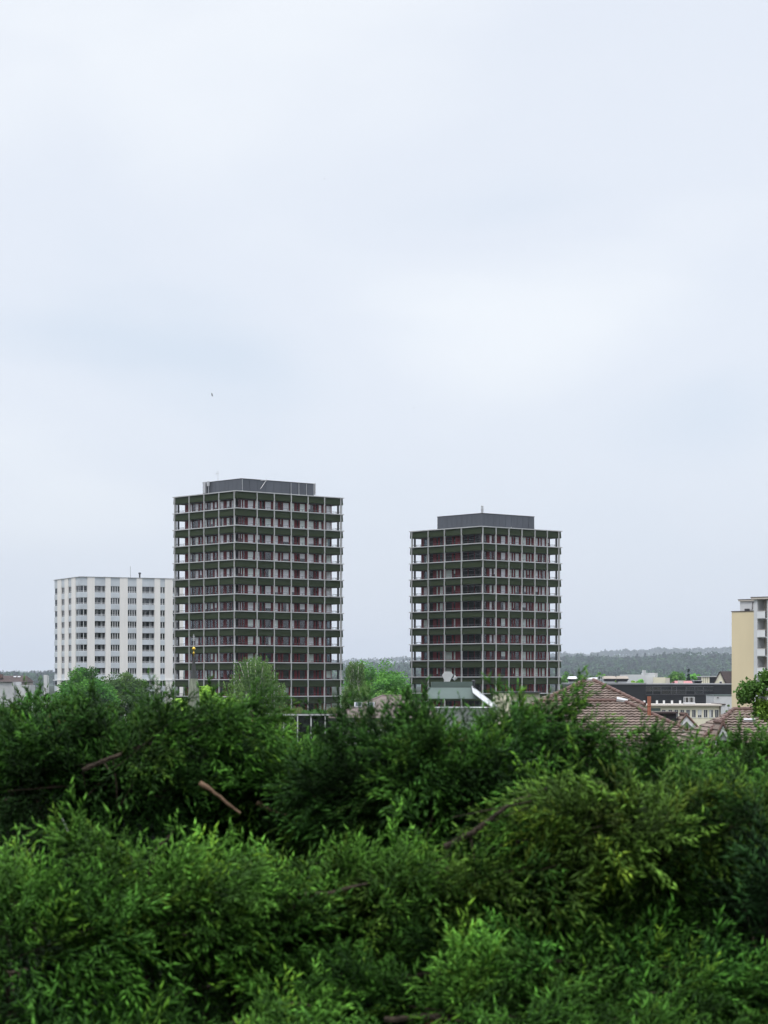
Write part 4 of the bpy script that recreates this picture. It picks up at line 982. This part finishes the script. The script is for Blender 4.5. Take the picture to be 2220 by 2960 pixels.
tree('maple_tree', 'yellow-green maple crown between the church spire and the birch', 'tree', 615, 1966, 170, 235, G_yel, 27, .32, 16000, crown_frac=.8)
tree('weeping_birch', 'large weeping birch with pale limbs before the taller tower', 'tree', 735, 1893, 235, 300, G_birch, 28, .30, 17000, 'weep', bark=M_birch, ncl=120, crown_frac=.85)
tree('broadleaf_tree', 'dense grass-green tree between the two towers', 'tree', 1088, 1900, 200, 345, [(.075, .19, .035), (.10, .225, .04), (.06, .16, .03)], 29, .36, 24000, ncl=120, crown_frac=.8)
tree('weeping_birch', 'narrow birch with hanging twigs left of the tree between the towers', 'tree', 1030, 1908, 120, 320, G_birch, 30, .30, 10000, 'weep', bark=M_birch, ncl=70, crown_frac=.85)
tree('weeping_birch', 'low drooping birch beside the foot of the taller tower', 'tree', 1010, 1975, 90, 300, G_birch, 31, .28, 8000, 'weep', bark=M_birch, ncl=50, crown_frac=.85)
tree('broadleaf_tree', 'olive tree behind the grey-brown roof, right of the low birch', 'tree', 1110, 1960, 120, 290, G_mid, 32, .28, 9000, crown_frac=.8)
tree('broadleaf_tree', 'small bright tree standing above the beige roof hoods', 'tree', 1790, 1932, 38, 600, G_yel[:2] + G_fresh, 33, .5, 2500, ncl=20)
tree('broadleaf_tree', 'bright green tree behind the black block, left of the white workshop', 'tree', 1850, 1947, 62, 520, G_fresh + G_yel[:1], 34, .45, 5000, ncl=34)
tree('broadleaf_tree', 'broad light green tree left of the dark conifer on the right', 'tree', 1955, 1932, 75, 720, G_mid, 35, .6, 4500)
tree('broadleaf_tree', 'broad light green tree right of the dark conifer', 'tree', 2008, 1934, 50, 725, G_fresh, 36, .6, 3500)
tree('conifer', 'dark pointed conifer between two light green trees', 'conifer', 1990, 1927, 30, 660, [(.02, .05, .03), (.025, .06, .03)], 37, .6, 3500, 'cone', crown_frac=.95, ncl=70)
tree('broadleaf_tree', 'pale grey-green bush right of the white flue', 'tree', 1909, 1942, 26, 640, [(.12, .17, .09), (.14, .19, .1)], 38, .5, 1600, ncl=18)
for i, (px, py, w) in enumerate(((1702, 1943, 5), (1708, 1946, 4), (1717, 1945, 5), (1726, 1953, 4), (1731, 1951, 5))):
    tree('cypress', ['tallest slim cypress of the row left of the roof hoods', 'second slim cypress from the left in the row', 'slim cypress in the middle of the row', 'shortest slim cypress, second from the right in the row', 'rightmost slim cypress of the row'][i], 'cypress', px, py, w, 500, [(.015, .05, .025)], 40 + i, .4, 700, 'cone', 'slim cypresses above the tiled roof', .95, ncl=40)
for i, (px, py, w, lab) in enumerate(((1640, 1938, 60, 'hazy light green tree beside the right edge of the shorter tower'), (1690, 1948, 55, 'hazy green tree behind the cypress row'), (1735, 1940, 45, 'hazy green tree right of the cypress row'),
                                      (1180, 1945, 22, 'thin light tree at the left foot of the shorter tower'), (1660, 1950, 50, 'low hazy tree behind the small white vent'), (1870, 1944, 50, 'hazy tree behind the white workshop'))):
    tree('distant_tree', lab, 'tree', px, py, w, 760 if i != 3 else 330, G_fresh if i % 2 else G_mid, 50 + i, .6 if i != 3 else .25, 2600, ncl=26, group='hazy trees in the middle distance')
tree('broadleaf_tree', 'green shrub growing against the grey wall block', 'shrub', 2103, 2030, 24, 398, G_birch, 61, .28, 900, ncl=14)
tree('broadleaf_tree', 'small bright bush between the white-edged dormer and the cream office', 'shrub', 2036, 2113, 20, 130, G_yel, 62, .12, 1200, ncl=14)

# branch of a near deciduous tree entering from the right edge
root = empty('vine_tree', (PX(2330, 34), 34, ground_z(0, 34)), 0, 'leafy deciduous tree reaching in from the right edge before the yellow wall', 'tree')
off = root.location; rng = np.random.default_rng(71)
a = MB(); tk = [W(2330, 2600, 34), W(2310, 2250, 34), W(2260, 2000, 34), W(2230, 1900, 34)]; tk[0][2] = off[2]; a.tube(tk, [.16, .12, .08, .04], 8); a.build('trunk', M_trunk, root, off=off)
b = MB(); pts = []
for poly in ([(2230, 2010), (2190, 1985), (2160, 1995), (2140, 2000)], [(2240, 1990), (2215, 1965), (2208, 1955)], [(2240, 2040), (2205, 2040), (2190, 2035)], [(2190, 1985), (2165, 2015), (2148, 2025)], [(2230, 2080), (2200, 2060), (2190, 2050)], [(2190, 1990), (2165, 1985), (2158, 1983)]):
    q = [W(px_, py_, 34) for px_, py_ in poly]; b.tube(q, [.02, .012, .005, .004][:len(q)], 5)
    for s_, e_ in zip(q[:-1], q[1:]):
        for t in np.linspace(0, 1, 7): pts.append(s_ + (e_ - s_) * t)
b.build('limb', M_trunk, root, off=off)
pts = np.array(pts); n = 3600; idx = rng.integers(0, len(pts), n); C = pts[idx] + rng.normal(size=(n, 3)) * np.array((.045, .12, .045))
V, T = leaf_quads(C, .055, rng, .3, .7)
low = (C[:, 2:3] < W(0, 2005, 34)[2]) & (C[:, :1] > W(2180, 0, 34)[0])
tint = np.where(low, np.array([[.20, .33, .05]]), np.array([[.09, .19, .035]])) * rng.uniform(.6, 1.4, (n, 1))
np_mesh('crown', V, T, np.repeat(tint, 4, 0), M_leaf, root, off=off, k=4)

# ------------------------------------------------------------------ birds
def bird(px, py, d, s, label):
    a = MB(); a.tube([(0, 0, -.11 * s), (.02 * s, 0, -.03 * s), (0, 0, .05 * s), (-.01 * s, 0, .12 * s)], [.01 * s, .035 * s, .035 * s, .01 * s], 6)
    root = a.build('bird', M_bird, None, P(px, py, d), smooth=True); tag(root, label, 'bird')
    b = MB(); b.add([(0, 0, .04 * s), (0, .02 * s, -.03 * s), (.10 * s, .16 * s, -.14 * s)], [(0, 1, 2)]); b.add([(0, 0, .04 * s), (0, -.02 * s, -.03 * s), (-.03 * s, -.2 * s, .12 * s)], [(0, 1, 2)]); b.build('wing', M_bird, root)
bird(612.5, 1141, 120, .8, 'small dark bird flying above the taller tower')
bird(938, 517, 160, .35, 'tiny bird speck high in the sky, topmost of the three')
bird(1196, 1179, 160, .4, 'tiny bird speck in the sky above the shorter tower')

# ------------------------------------------------------------------ junipers
def make_spray(rng, length=.12, nside=9, bushy=.55):
    B, D, Ln, Rd, Tp = [], [], [], [], []
    bend = rng.normal(size=3) * .25; bend[2] = 0
    def pos(t): return np.array((0, 0, 1.)) * t * length + bend * t * t * length
    ax = np.array((0, 0, 1.)) + bend; ax /= np.linalg.norm(ax); th0 = rng.uniform(0, 6.28)
    for i in range(nside + 1):
        t = .08 + .92 * i / nside; p = pos(t)
        th = th0 + i * 2.4 if rng.random() < bushy else th0 + (i % 2) * math.pi + rng.normal() * .4
        perp = np.array((math.cos(th), math.sin(th), 0))
        ang = rng.uniform(.45, .9) if i < nside else 0
        dv = ax * math.cos(ang) + perp * math.sin(ang); dv /= np.linalg.norm(dv)
        L = length * (.52 * (1 - .62 * t) + .06) * rng.uniform(.75, 1.25)
        B.append(p); D.append(dv); Ln.append(L); Rd.append(.0018); Tp.append(t * .5)
        ns = max(3, int(L / .0095)); q = np.cross(dv, perp if abs(dv @ perp) < .9 else (0, 0, 1)); q /= (np.linalg.norm(q) + 1e-9); q2 = np.cross(dv, q)
        for j in range(ns):
            s = (j + .6) / ns; a2 = rng.uniform(.35, .75); o = rng.uniform(0, 6.28); pp = q * math.cos(o) + q2 * math.sin(o)
            d2 = dv * math.cos(a2) + pp * math.sin(a2)
            B.append(p + dv * L * s); D.append(d2); Ln.append(rng.uniform(.017, .034) * (1.1 - .35 * s)); Rd.append(rng.uniform(.0021, .0034)); Tp.append(.35 + .65 * s * t + .15 * rng.random())
    B, D, Ln, Rd, Tp = map(np.array, (B, D, Ln, Rd, Tp)); n = len(B)
    r = np.array((.3, .9, .1)); U = np.cross(D, r); U /= np.linalg.norm(U, axis=1)[:, None]; Vv = np.cross(D, U)
    vs = []
    for k in range(3):
        th = 2.094 * k; vs.append(B + D * (Ln * .3)[:, None] + (U * math.cos(th) + Vv * math.sin(th)) * Rd[:, None])
    vs.append(B + D * Ln[:, None]); vs.append(B)
    V = np.stack(vs, 1).reshape(-1, 3); b = np.arange(n)[:, None] * 5
    T = np.concatenate([b + np.array([[0, 1, 3]]), b + np.array([[1, 2, 3]]), b + np.array([[2, 0, 3]]), b + np.array([[1, 0, 4]]), b + np.array([[2, 1, 4]]), b + np.array([[0, 2, 4]])], 0)
    return V, T, np.repeat(Tp, 5)
_r = np.random.default_rng(100)
PROTO = [make_spray(_r, bushy=_r.choice([.3, .6, .8])) for _ in range(7)]
TINTS = {'shade': ((.006, .018, .006), (.028, .085, .018)), 'green': ((.010, .032, .006), (.115, .31, .038)), 'bright': ((.016, .048, .008), (.175, .42, .052)), 'deep': ((.007, .022, .006), (.062, .18, .026)),  # shade, partly deep: darkness of the hedge hollows put into leaf colour
         'olive': ((.018, .036, .008), (.165, .32, .042)), 'blue': ((.015, .048, .014), (.12, .34, .04))}

def catmull(pts, n):
    pts = np.array(pts, float); P_ = np.vstack([2 * pts[0] - pts[1], pts, 2 * pts[-1] - pts[-2]]); out = []
    m = len(pts) - 1
    for u in np.linspace(0, m - 1e-6, n):
        i = int(u); t = u - i; a, b, c, d = P_[i:i + 4]
        out.append(.5 * ((2 * b) + (-a + c) * t + (2 * a - 5 * b + 4 * c - d) * t * t + (-a + 3 * b - 3 * c + d) * t ** 3))
    return np.array(out)
DS = 1.3382
def bough(root, off, pts, depth, R, n, rng, tint='green', scale=1.0, up=.42, deep=3.6, rad=.0055, along=.95, cap=18, sh=None):
    """pts in photo positions (1659 wide) used to find where the limb runs in space at the given depth"""
    scale *= 1.0 if depth < 7 else .62; n = int(n * (2.0 if depth < 7 else 2.2)); sh = (78 if depth < 7 else 42) if sh is None else sh
    d3 = [P(p[0] * DS, (p[1] + sh) * DS, p[2] if len(p) > 2 else depth) for p in pts]
    sp_ = catmull(d3, 40); Rm = R * DS / F * depth
    a = MB(); wob = sp_ + np.stack([np.zeros(40), np.cumsum(rng.normal(size=40)) * .0012, np.cumsum(rng.normal(size=40)) * .001], 1)
    wob[:, 2] -= Rm * .25; wob[:, 1] -= Rm * .3
    a.tube(wob, list(np.linspace(rad, rad * .35, 40)), 6)
    # fronds: every frond is a short side shoot with sprays set along it like a feather
    ncl = max(3, n // 12); cid = rng.integers(0, ncl, n); tc_ = rng.random(ncl) ** .92 * .999
    ic = np.minimum((tc_ * 39).astype(int), 38); basec = sp_[ic] + (sp_[ic + 1] - sp_[ic]) * (tc_ * 39 - ic)[:, None]
    tg = sp_[ic + 1] - sp_[ic]; tg /= np.linalg.norm(tg, axis=1)[:, None]
    oc = rng.normal(size=(ncl, 3)); oc[:, 2] += .35; oc -= .5 * (oc * tg).sum(1)[:, None] * tg; oc /= np.linalg.norm(oc, axis=1)[:, None]
    ofs = oc * (rng.random(ncl) ** .6)[:, None] * Rm * np.array((1, deep, 1)); ofs[:, 2] = ofs[:, 2] * .8 + Rm * .1 - np.abs(ofs[:, 1]) * .12
    latc = rng.choice([-1., 1., 1.], ncl)[:, None]
    axc = tg * latc * along * 1.6 * rng.uniform(.4, 1.2, (ncl, 1)) + oc * .45 + np.array((0, -.12, 0)) + np.array((0, 0, up)) * rng.uniform(.15, 1.0, (ncl, 1))
    axc /= np.linalg.norm(axc, axis=1)[:, None]
    nc_ = rng.normal(size=(ncl, 3)) * .5 + np.array((0, -.7, .5)); sd = np.cross(axc, nc_); sd /= np.linalg.norm(sd, axis=1)[:, None]
    cbr = rng.uniform(.5, 1.5, ncl)[cid]; cs_ = rng.uniform(.6, 1.65, ncl); csc = cs_[cid] ** .5
    uu = rng.random(n) ** .8; Lf = .15 * scale * cs_[cid]
    pos = (basec + ofs)[cid] + axc[cid] * (uu * Lf)[:, None] + np.array((0, 0, 1.)) * (uu ** 2 * Lf * rng.uniform(-.25, .3, ncl)[cid])[:, None] + rng.normal(size=(n, 3)) * .006
    dr = axc[cid] * .8 + sd[cid] * (rng.choice([-1., 1.], n) * (.95 - .6 * uu))[:, None] + np.array((0, 0, .12)) + rng.normal(size=(n, 3)) * .22
    dr /= np.linalg.norm(dr, axis=1)[:, None]; csc = csc * (1.15 - .45 * uu); i0 = ic[cid]
    # no frond tops out far above the bough it grows from
    topz = pos[:, 2] + np.maximum(dr[:, 2], 0.15) * .11 * scale * csc
    lim = basec[:, 2] + (sh + cap + rng.normal(size=ncl) * 11) * DS / F * depth
    tmax = np.full(ncl, -1e9); np.maximum.at(tmax, cid, topz); low_ = np.maximum(tmax - lim, 0)
    pos[:, 2] -= low_[cid]; ofs[:, 2] -= low_
    for c_ in range(ncl):
        p0 = (basec + ofs)[c_]; a.tube([wob[max(0, ic[c_] - 1)], (wob[ic[c_]] + p0) / 2 + (0, 0, -.004), p0, p0 + axc[c_] * .12 * scale * cs_[c_]], [rad * .4, rad * .28, rad * .2, rad * .08], 4, cap=False)
    br = a.build('branch', M_bark, root, off=off)
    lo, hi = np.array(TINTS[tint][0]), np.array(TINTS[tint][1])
    Vs, Ts, Cs = [], [], []; nb = 0
    for k in range(n):
        pv, pt, tp = PROTO[rng.integers(len(PROTO))]; dv = dr[k]
        u = np.cross(dv, rng.normal(size=3)); u /= np.linalg.norm(u); w = np.cross(dv, u); s = scale * .82 * rng.uniform(.75, 1.2) * csc[k]
        M = np.stack([u, w, dv], 0) * s
        V = pv @ M + pos[k]; droop = (V - pos[k]); V[:, 2] -= (droop[:, 0] ** 2 + droop[:, 1] ** 2) * 1.2
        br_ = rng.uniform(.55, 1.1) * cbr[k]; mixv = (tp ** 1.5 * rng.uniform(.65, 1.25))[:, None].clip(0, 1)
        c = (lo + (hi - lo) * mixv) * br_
        if rng.random() < .12: c = c * np.array((1.35, 1.08, .8))
        if rng.random() < .002: c = np.ones_like(c) * np.array((.13, .075, .03)) * br_
        Vs.append(V); Ts.append(pt + nb); Cs.append(c); nb += len(V)
    np_mesh('foliage', np.concatenate(Vs), np.concatenate(Ts), np.concatenate(Cs), M_needle, br, off=off)
    return br

def juniper(label, cx, depth, boughs, seed, trunk=True, tint='green', group='junipers of the foreground hedge', scale=1.0, name='juniper_shrub', dens=1.0, sh=None, fat=1.0):
    rng = np.random.default_rng(seed); x = PX(cx * DS, depth); gz = ground_z(x, depth)
    root = empty(name, (x, depth, gz), 0, label, 'juniper', group); off = (x, depth, gz)
    a = MB()
    for bi, b in enumerate(boughs):
        pts, dep, R, n = b[:4]; kw = dict(b[4]) if len(b) > 4 else {}
        kw.setdefault('tint', tint); kw.setdefault('scale', scale); R *= fat
        if sh is not None: kw.setdefault('sh', sh)
        s = P(pts[0][0] * DS, (pts[0][1] + (kw.get('sh') or (78 if depth < 7 else 42)) + R * .35) * DS, dep)
        j = rng.normal(size=2) * .06
        a.tube([(x + j[0], depth + j[1], gz - .05), (x * .5 + s[0] * .5, dep * .5 + depth * .5 + .35, gz * .45 + s[2] * .55 - .05), (s[0], s[1] + .15, s[2] - .03)], [.015, .007, .004], 7)
        bough(root, off, pts, dep, R, int(n * dens), rng, **kw)
    if trunk: a.build('trunk', M_bark, root, off=off)
    return root

JUN_EXEC = True
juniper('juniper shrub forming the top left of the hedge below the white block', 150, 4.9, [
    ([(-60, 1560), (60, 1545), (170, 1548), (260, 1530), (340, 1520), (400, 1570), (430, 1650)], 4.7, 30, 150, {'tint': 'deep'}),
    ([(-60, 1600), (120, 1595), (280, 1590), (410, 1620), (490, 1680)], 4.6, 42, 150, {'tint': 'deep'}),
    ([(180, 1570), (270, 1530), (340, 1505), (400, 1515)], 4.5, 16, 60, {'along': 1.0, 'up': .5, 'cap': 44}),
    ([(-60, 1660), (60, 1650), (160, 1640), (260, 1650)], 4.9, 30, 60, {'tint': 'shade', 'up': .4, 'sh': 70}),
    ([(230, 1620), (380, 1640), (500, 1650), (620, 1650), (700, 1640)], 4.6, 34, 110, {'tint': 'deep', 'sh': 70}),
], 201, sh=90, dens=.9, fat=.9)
juniper('bushy juniper clump with an upright top below the shorter tower, centre of the hedge', 950, 4.3, [
    ([(965, 1740), (950, 1640), (915, 1570), (885, 1510)], 4.2, 40, 110, {'tint': 'deep', 'cap': 50}),
    ([(965, 1740), (970, 1640), (975, 1580), (970, 1520)], 4.15, 40, 100, {'tint': 'green', 'cap': 42}),
    ([(970, 1700), (1000, 1620), (1030, 1570), (1045, 1540)], 4.2, 30, 75, {'tint': 'deep', 'cap': 22}),
    ([(960, 1680), (900, 1610), (860, 1600), (820, 1610)], 4.3, 26, 60, {'cap': 14, 'tint': 'deep'}),
    ([(900, 1690), (820, 1640), (740, 1620), (640, 1625), (560, 1630)], 4.5, 32, 120, {'sh': 92, 'cap': 10}),
    ([(960, 1720), (1040, 1690), (1120, 1650), (1180, 1640)], 4.4, 36, 80, {'tint': 'deep'}),
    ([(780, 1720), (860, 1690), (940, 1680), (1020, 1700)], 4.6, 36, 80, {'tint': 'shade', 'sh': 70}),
], 202, sh=78, dens=.85, fat=.9)
juniper('open juniper with forked dark stems crossing the tiled roof', 1235, 4.4, [
    ([(1245, 1680), (1225, 1590), (1185, 1545), (1110, 1500)], 4.3, 11, 40, {'rad': .009, 'along': .9, 'cap': 26, 'sh': 30, 'scale': .8}),
    ([(1245, 1680), (1235, 1600), (1235, 1540), (1245, 1490)], 4.35, 13, 46, {'rad': .009, 'along': .9, 'cap': 30, 'sh': 26, 'scale': .8}),
    ([(1240, 1600), (1200, 1560), (1190, 1520)], 4.3, 12, 24, {'along': .9, 'cap': 26, 'sh': 26, 'scale': .8}),
    ([(1245, 1620), (1280, 1585), (1325, 1575)], 4.4, 12, 30, {'along': .9, 'cap': 26, 'sh': 26, 'scale': .8}),
    ([(1240, 1670), (1180, 1615), (1120, 1590), (1080, 1600)], 4.3, 22, 50),
    ([(1250, 1650), (1290, 1620), (1340, 1605), (1370, 1620)], 4.4, 17, 40),
    ([(1050, 1650), (1150, 1640), (1260, 1640), (1360, 1650), (1440, 1660)], 4.6, 24, 260, {'sh': 80}),
], 203, dens=.5, sh=56)
juniper('light green juniper sprays at the right end of the hedge', 1640, 5.1, [
    ([(1740, 1570), (1660, 1585), (1600, 1600), (1560, 1620)], 4.9, 26, 70, {'tint': 'bright'}),
    ([(1740, 1640), (1640, 1640), (1560, 1640), (1480, 1640), (1400, 1650)], 5.0, 20, 110, {'tint': 'bright', 'sh': 80}),
    ([(1740, 1620), (1690, 1570), (1650, 1550)], 4.9, 20, 40, {'tint': 'green'}),
    ([(1740, 1700), (1680, 1680), (1600, 1670), (1540, 1670)], 4.8, 24, 80),
], 204, sh=74)
juniper('bright juniper mound on the left with an upright feathery sprig', 230, 3.95, [
    ([(-60, 1850), (80, 1838), (200, 1835), (330, 1845), (430, 1865)], 3.8, 40, 130, {'tint': 'bright'}),
    ([(-60, 1905), (120, 1900), (300, 1900), (420, 1915)], 3.75, 34, 110, {'sh': 92}),
    ([(300, 1860), (290, 1790), (268, 1735)], 3.8, 8, 13, {'tint': 'bright', 'along': 1.7, 'up': .2, 'sh': 88, 'scale': .85}),
    ([(315, 1860), (335, 1770), (375, 1710)], 3.8, 6, 12, {'tint': 'bright', 'along': 1.8, 'up': .2, 'sh': 84, 'scale': .85}),
    ([(400, 1880), (440, 1840), (500, 1830)], 4.0, 26, 36),
], 205, sh=106, fat=.7, dens=.72)
juniper('juniper ridge rising from lower left to the centre, bare limb beneath', 640, 4.0, [
    ([(400, 1930), (520, 1890), (620, 1860), (700, 1830), (760, 1820)], 3.9, 36, 110, {'tint': 'bright'}),
    ([(640, 1860), (720, 1820), (800, 1805), (880, 1810)], 3.85, 32, 80, {'tint': 'bright'}),
    ([(480, 1985), (540, 1962), (620, 1945), (700, 1932), (800, 1900)], 3.74, 4, 6, {'rad': .008, 'sh': 0}),
    ([(260, 2010), (330, 2000), (400, 1985), (440, 1970)], 3.74, 4, 4, {'rad': .006, 'sh': 0}),
    ([(480, 1960), (560, 1920), (640, 1900)], 4.0, 26, 40),
], 206, sh=106, fat=.6, dens=.72)
juniper('arching olive-green juniper bough sweeping from the centre to the right', 1200, 3.9, [
    ([(800, 1880), (900, 1820), (1000, 1770), (1100, 1735), (1220, 1705), (1340, 1685), (1450, 1685), (1560, 1690)], 3.8, 24, 210, {'tint': 'olive', 'along': 1.3, 'up': .4}),
    ([(880, 1870), (1000, 1840), (1120, 1800), (1240, 1770), (1330, 1750)], 4.05, 26, 90, {'sh': 66, 'tint': 'deep'}),
    ([(960, 1830), (1040, 1790), (1110, 1745), (1180, 1715)], 3.78, 4, 4, {'rad': .006, 'sh': 0}),
    ([(1180, 1740), (1260, 1770), (1320, 1790)], 3.9, 16, 36, {'up': .0, 'along': 1.0}),
    ([(1300, 1690), (1400, 1680), (1500, 1670), (1600, 1680)], 4.0, 20, 70),
], 207, sh=88, fat=.55, dens=.66)
juniper('rounded green juniper mound on the right below the arching bough', 1450, 4.3, [
    ([(1180, 1850), (1320, 1810), (1440, 1770), (1540, 1740), (1640, 1730)], 4.25, 40, 150),
    ([(1260, 1880), (1360, 1850), (1460, 1820)], 4.3, 30, 60, {'tint': 'deep'}),
    ([(1740, 1780), (1680, 1740), (1620, 1720)], 4.4, 40, 60, {'tint': 'deep'}),
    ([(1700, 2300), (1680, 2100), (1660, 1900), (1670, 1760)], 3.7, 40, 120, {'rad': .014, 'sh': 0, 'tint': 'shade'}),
    ([(1740, 1690), (1680, 1680), (1630, 1690), (1590, 1720)], 3.8, 22, 40, {'sh': 60, 'tint': 'deep'}),
], 208, sh=92, dens=.6, fat=.8)
juniper('broad juniper mass filling the lower right corner', 1250, 3.75, [
    ([(830, 2010), (960, 2000), (1080, 2000), (1200, 1970), (1300, 1985)], 3.7, 40, 140, {'tint': 'blue'}),
    ([(1120, 2010), (1220, 1960), (1310, 1950), (1380, 1990)], 3.8, 40, 90),
    ([(1180, 2030), (1320, 2030), (1450, 2035), (1600, 2085), (1700, 2100)], 3.65, 46, 150, {'tint': 'bright'}),
    ([(830, 2100), (1000, 2090), (1180, 2110), (1380, 2120), (1700, 2150)], 3.55, 48, 190),
    ([(860, 2190), (1060, 2180), (1300, 2200), (1700, 2220)], 3.4, 50, 190),
    ([(860, 2260), (1060, 2260), (1300, 2270), (1700, 2280)], 3.3, 50, 120),
], 209, sh=92, fat=.65, dens=.55)
juniper('partly shade-tinted juniper filling the lower left corner, lighter tips at the bottom', 350, 3.75, [
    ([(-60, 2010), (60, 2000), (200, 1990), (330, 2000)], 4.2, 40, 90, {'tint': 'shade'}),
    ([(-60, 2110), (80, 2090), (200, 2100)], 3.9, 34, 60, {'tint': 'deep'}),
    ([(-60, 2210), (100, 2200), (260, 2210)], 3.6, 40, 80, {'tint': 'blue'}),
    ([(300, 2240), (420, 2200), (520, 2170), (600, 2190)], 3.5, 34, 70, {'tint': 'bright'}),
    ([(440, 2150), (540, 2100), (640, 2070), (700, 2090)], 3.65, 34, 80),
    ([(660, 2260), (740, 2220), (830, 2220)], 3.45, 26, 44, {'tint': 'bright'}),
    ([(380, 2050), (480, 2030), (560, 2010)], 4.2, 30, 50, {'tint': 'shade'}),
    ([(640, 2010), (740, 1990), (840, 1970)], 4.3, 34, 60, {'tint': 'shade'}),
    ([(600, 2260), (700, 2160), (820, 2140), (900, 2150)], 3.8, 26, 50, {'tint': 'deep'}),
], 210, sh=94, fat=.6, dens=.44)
juniper('deep shade-tinted juniper interior behind the front mounds', 830, 5.6, [
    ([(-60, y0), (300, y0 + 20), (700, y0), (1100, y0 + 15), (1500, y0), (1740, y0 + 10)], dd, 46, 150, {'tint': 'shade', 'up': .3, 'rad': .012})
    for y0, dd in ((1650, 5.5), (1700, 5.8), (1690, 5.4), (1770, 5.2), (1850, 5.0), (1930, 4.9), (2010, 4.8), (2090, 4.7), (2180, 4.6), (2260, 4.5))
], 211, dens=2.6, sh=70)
juniper('sunlit feathery juniper farther back, below the birch', 640, 11.3, [
    ([(400, 1520), (480, 1515), (560, 1540), (640, 1570), (720, 1600), (800, 1610)], 11, 20, 150, {'tint': 'bright', 'along': 1.1, 'up': .4}),
    ([(420, 1555), (520, 1570), (600, 1600), (680, 1625)], 10.6, 24, 120, {'tint': 'bright', 'along': 1.0, 'up': .4}),
    ([(330, 1545), (400, 1540), (460, 1545)], 11.2, 18, 60, {'tint': 'bright'}),
    ([(700, 1600), (760, 1600), (830, 1610), (880, 1600)], 10.5, 22, 70, {'tint': 'green'}),
    ([(600, 1640), (700, 1640), (820, 1630)], 10.3, 24, 80, {'tint': 'green'}),
], 212, sh=72, scale=1.9, group='junipers farther down the slope')
juniper('olive-brown juniper bush in front of the grey-brown skylight roof', 815, 9.2, [
    ([(800, 1640), (810, 1590), (800, 1560)], 9.0, 22, 45, {'tint': 'olive'}),
    ([(830, 1640), (840, 1590), (850, 1560)], 9.0, 22, 45, {'tint': 'olive'}),
], 213, scale=1.4, group='junipers farther down the slope')
juniper('bright green juniper sprays at the top left edge of the hedge, under the brown roof', 60, 9.5, [
    ([(-60, 1520), (20, 1500), (90, 1510), (160, 1520)], 9.3, 18, 70, {'tint': 'bright'}),
    ([(-60, 1550), (40, 1540), (140, 1545)], 9.2, 22, 70, {'tint': 'green'}),
], 214, scale=1.5, group='junipers farther down the slope')

# dead wood showing in the gaps
def stick(name, pts, d, r, m, label):
    q = [np.array(P(x * DS, y * DS, d)) for x, y in pts]; o0 = q[0]; q = np.array(catmull([p - o0 for p in q], 10)); a = MB(); rs_ = np.random.default_rng(int(r * 1e5)); q = q + np.cumsum(rs_.normal(size=q.shape), 0) * r * .12; a.tube(q, list(np.linspace(r, r * .35, 10) * rs_.uniform(.7, 1.2, 10)), 8)
    tag(a.build(name, m, None, tuple(o0)), label, 'dead branch')
stick('dead_branch', [(432, 1690), (470, 1715), (520, 1752)], 4.3, .006, M_tanwood, 'peeled tan limb stub in the dark gap left of centre')
stick('dead_branch', [(555, 1735), (590, 1752), (630, 1765)], 4.45, .004, M_tanwood, 'thin reddish limb end in the dark gap right of the tan stub')
stick('dead_twig', [(134, 1768), (148, 1800), (162, 1832)], 3.75, .0009, M_lgrey, 'thin pale bare twig sticking up from the left mound')

# ------------------------------------------------------------------ haze
hb = MB().box(-6900, 6900, -300, 12500, -3.2, 215).build('haze', M_white); tag(hb, kind='stuff')
hm_ = bpy.data.materials.new('haze_air'); hm_.use_nodes = True; t = hm_.node_tree; t.nodes.clear()
o = t.nodes.new('ShaderNodeOutputMaterial'); pv = t.nodes.new('ShaderNodeVolumePrincipled')
pv.inputs['Color'].default_value = (.82, .88, .97, 1); pv.inputs['Density'].default_value = 0.72e-4; pv.inputs['Anisotropy'].default_value = 0.1
t.links.new(pv.outputs[0], o.inputs['Volume']); hb.data.materials.clear(); hb.data.materials.append(hm_)
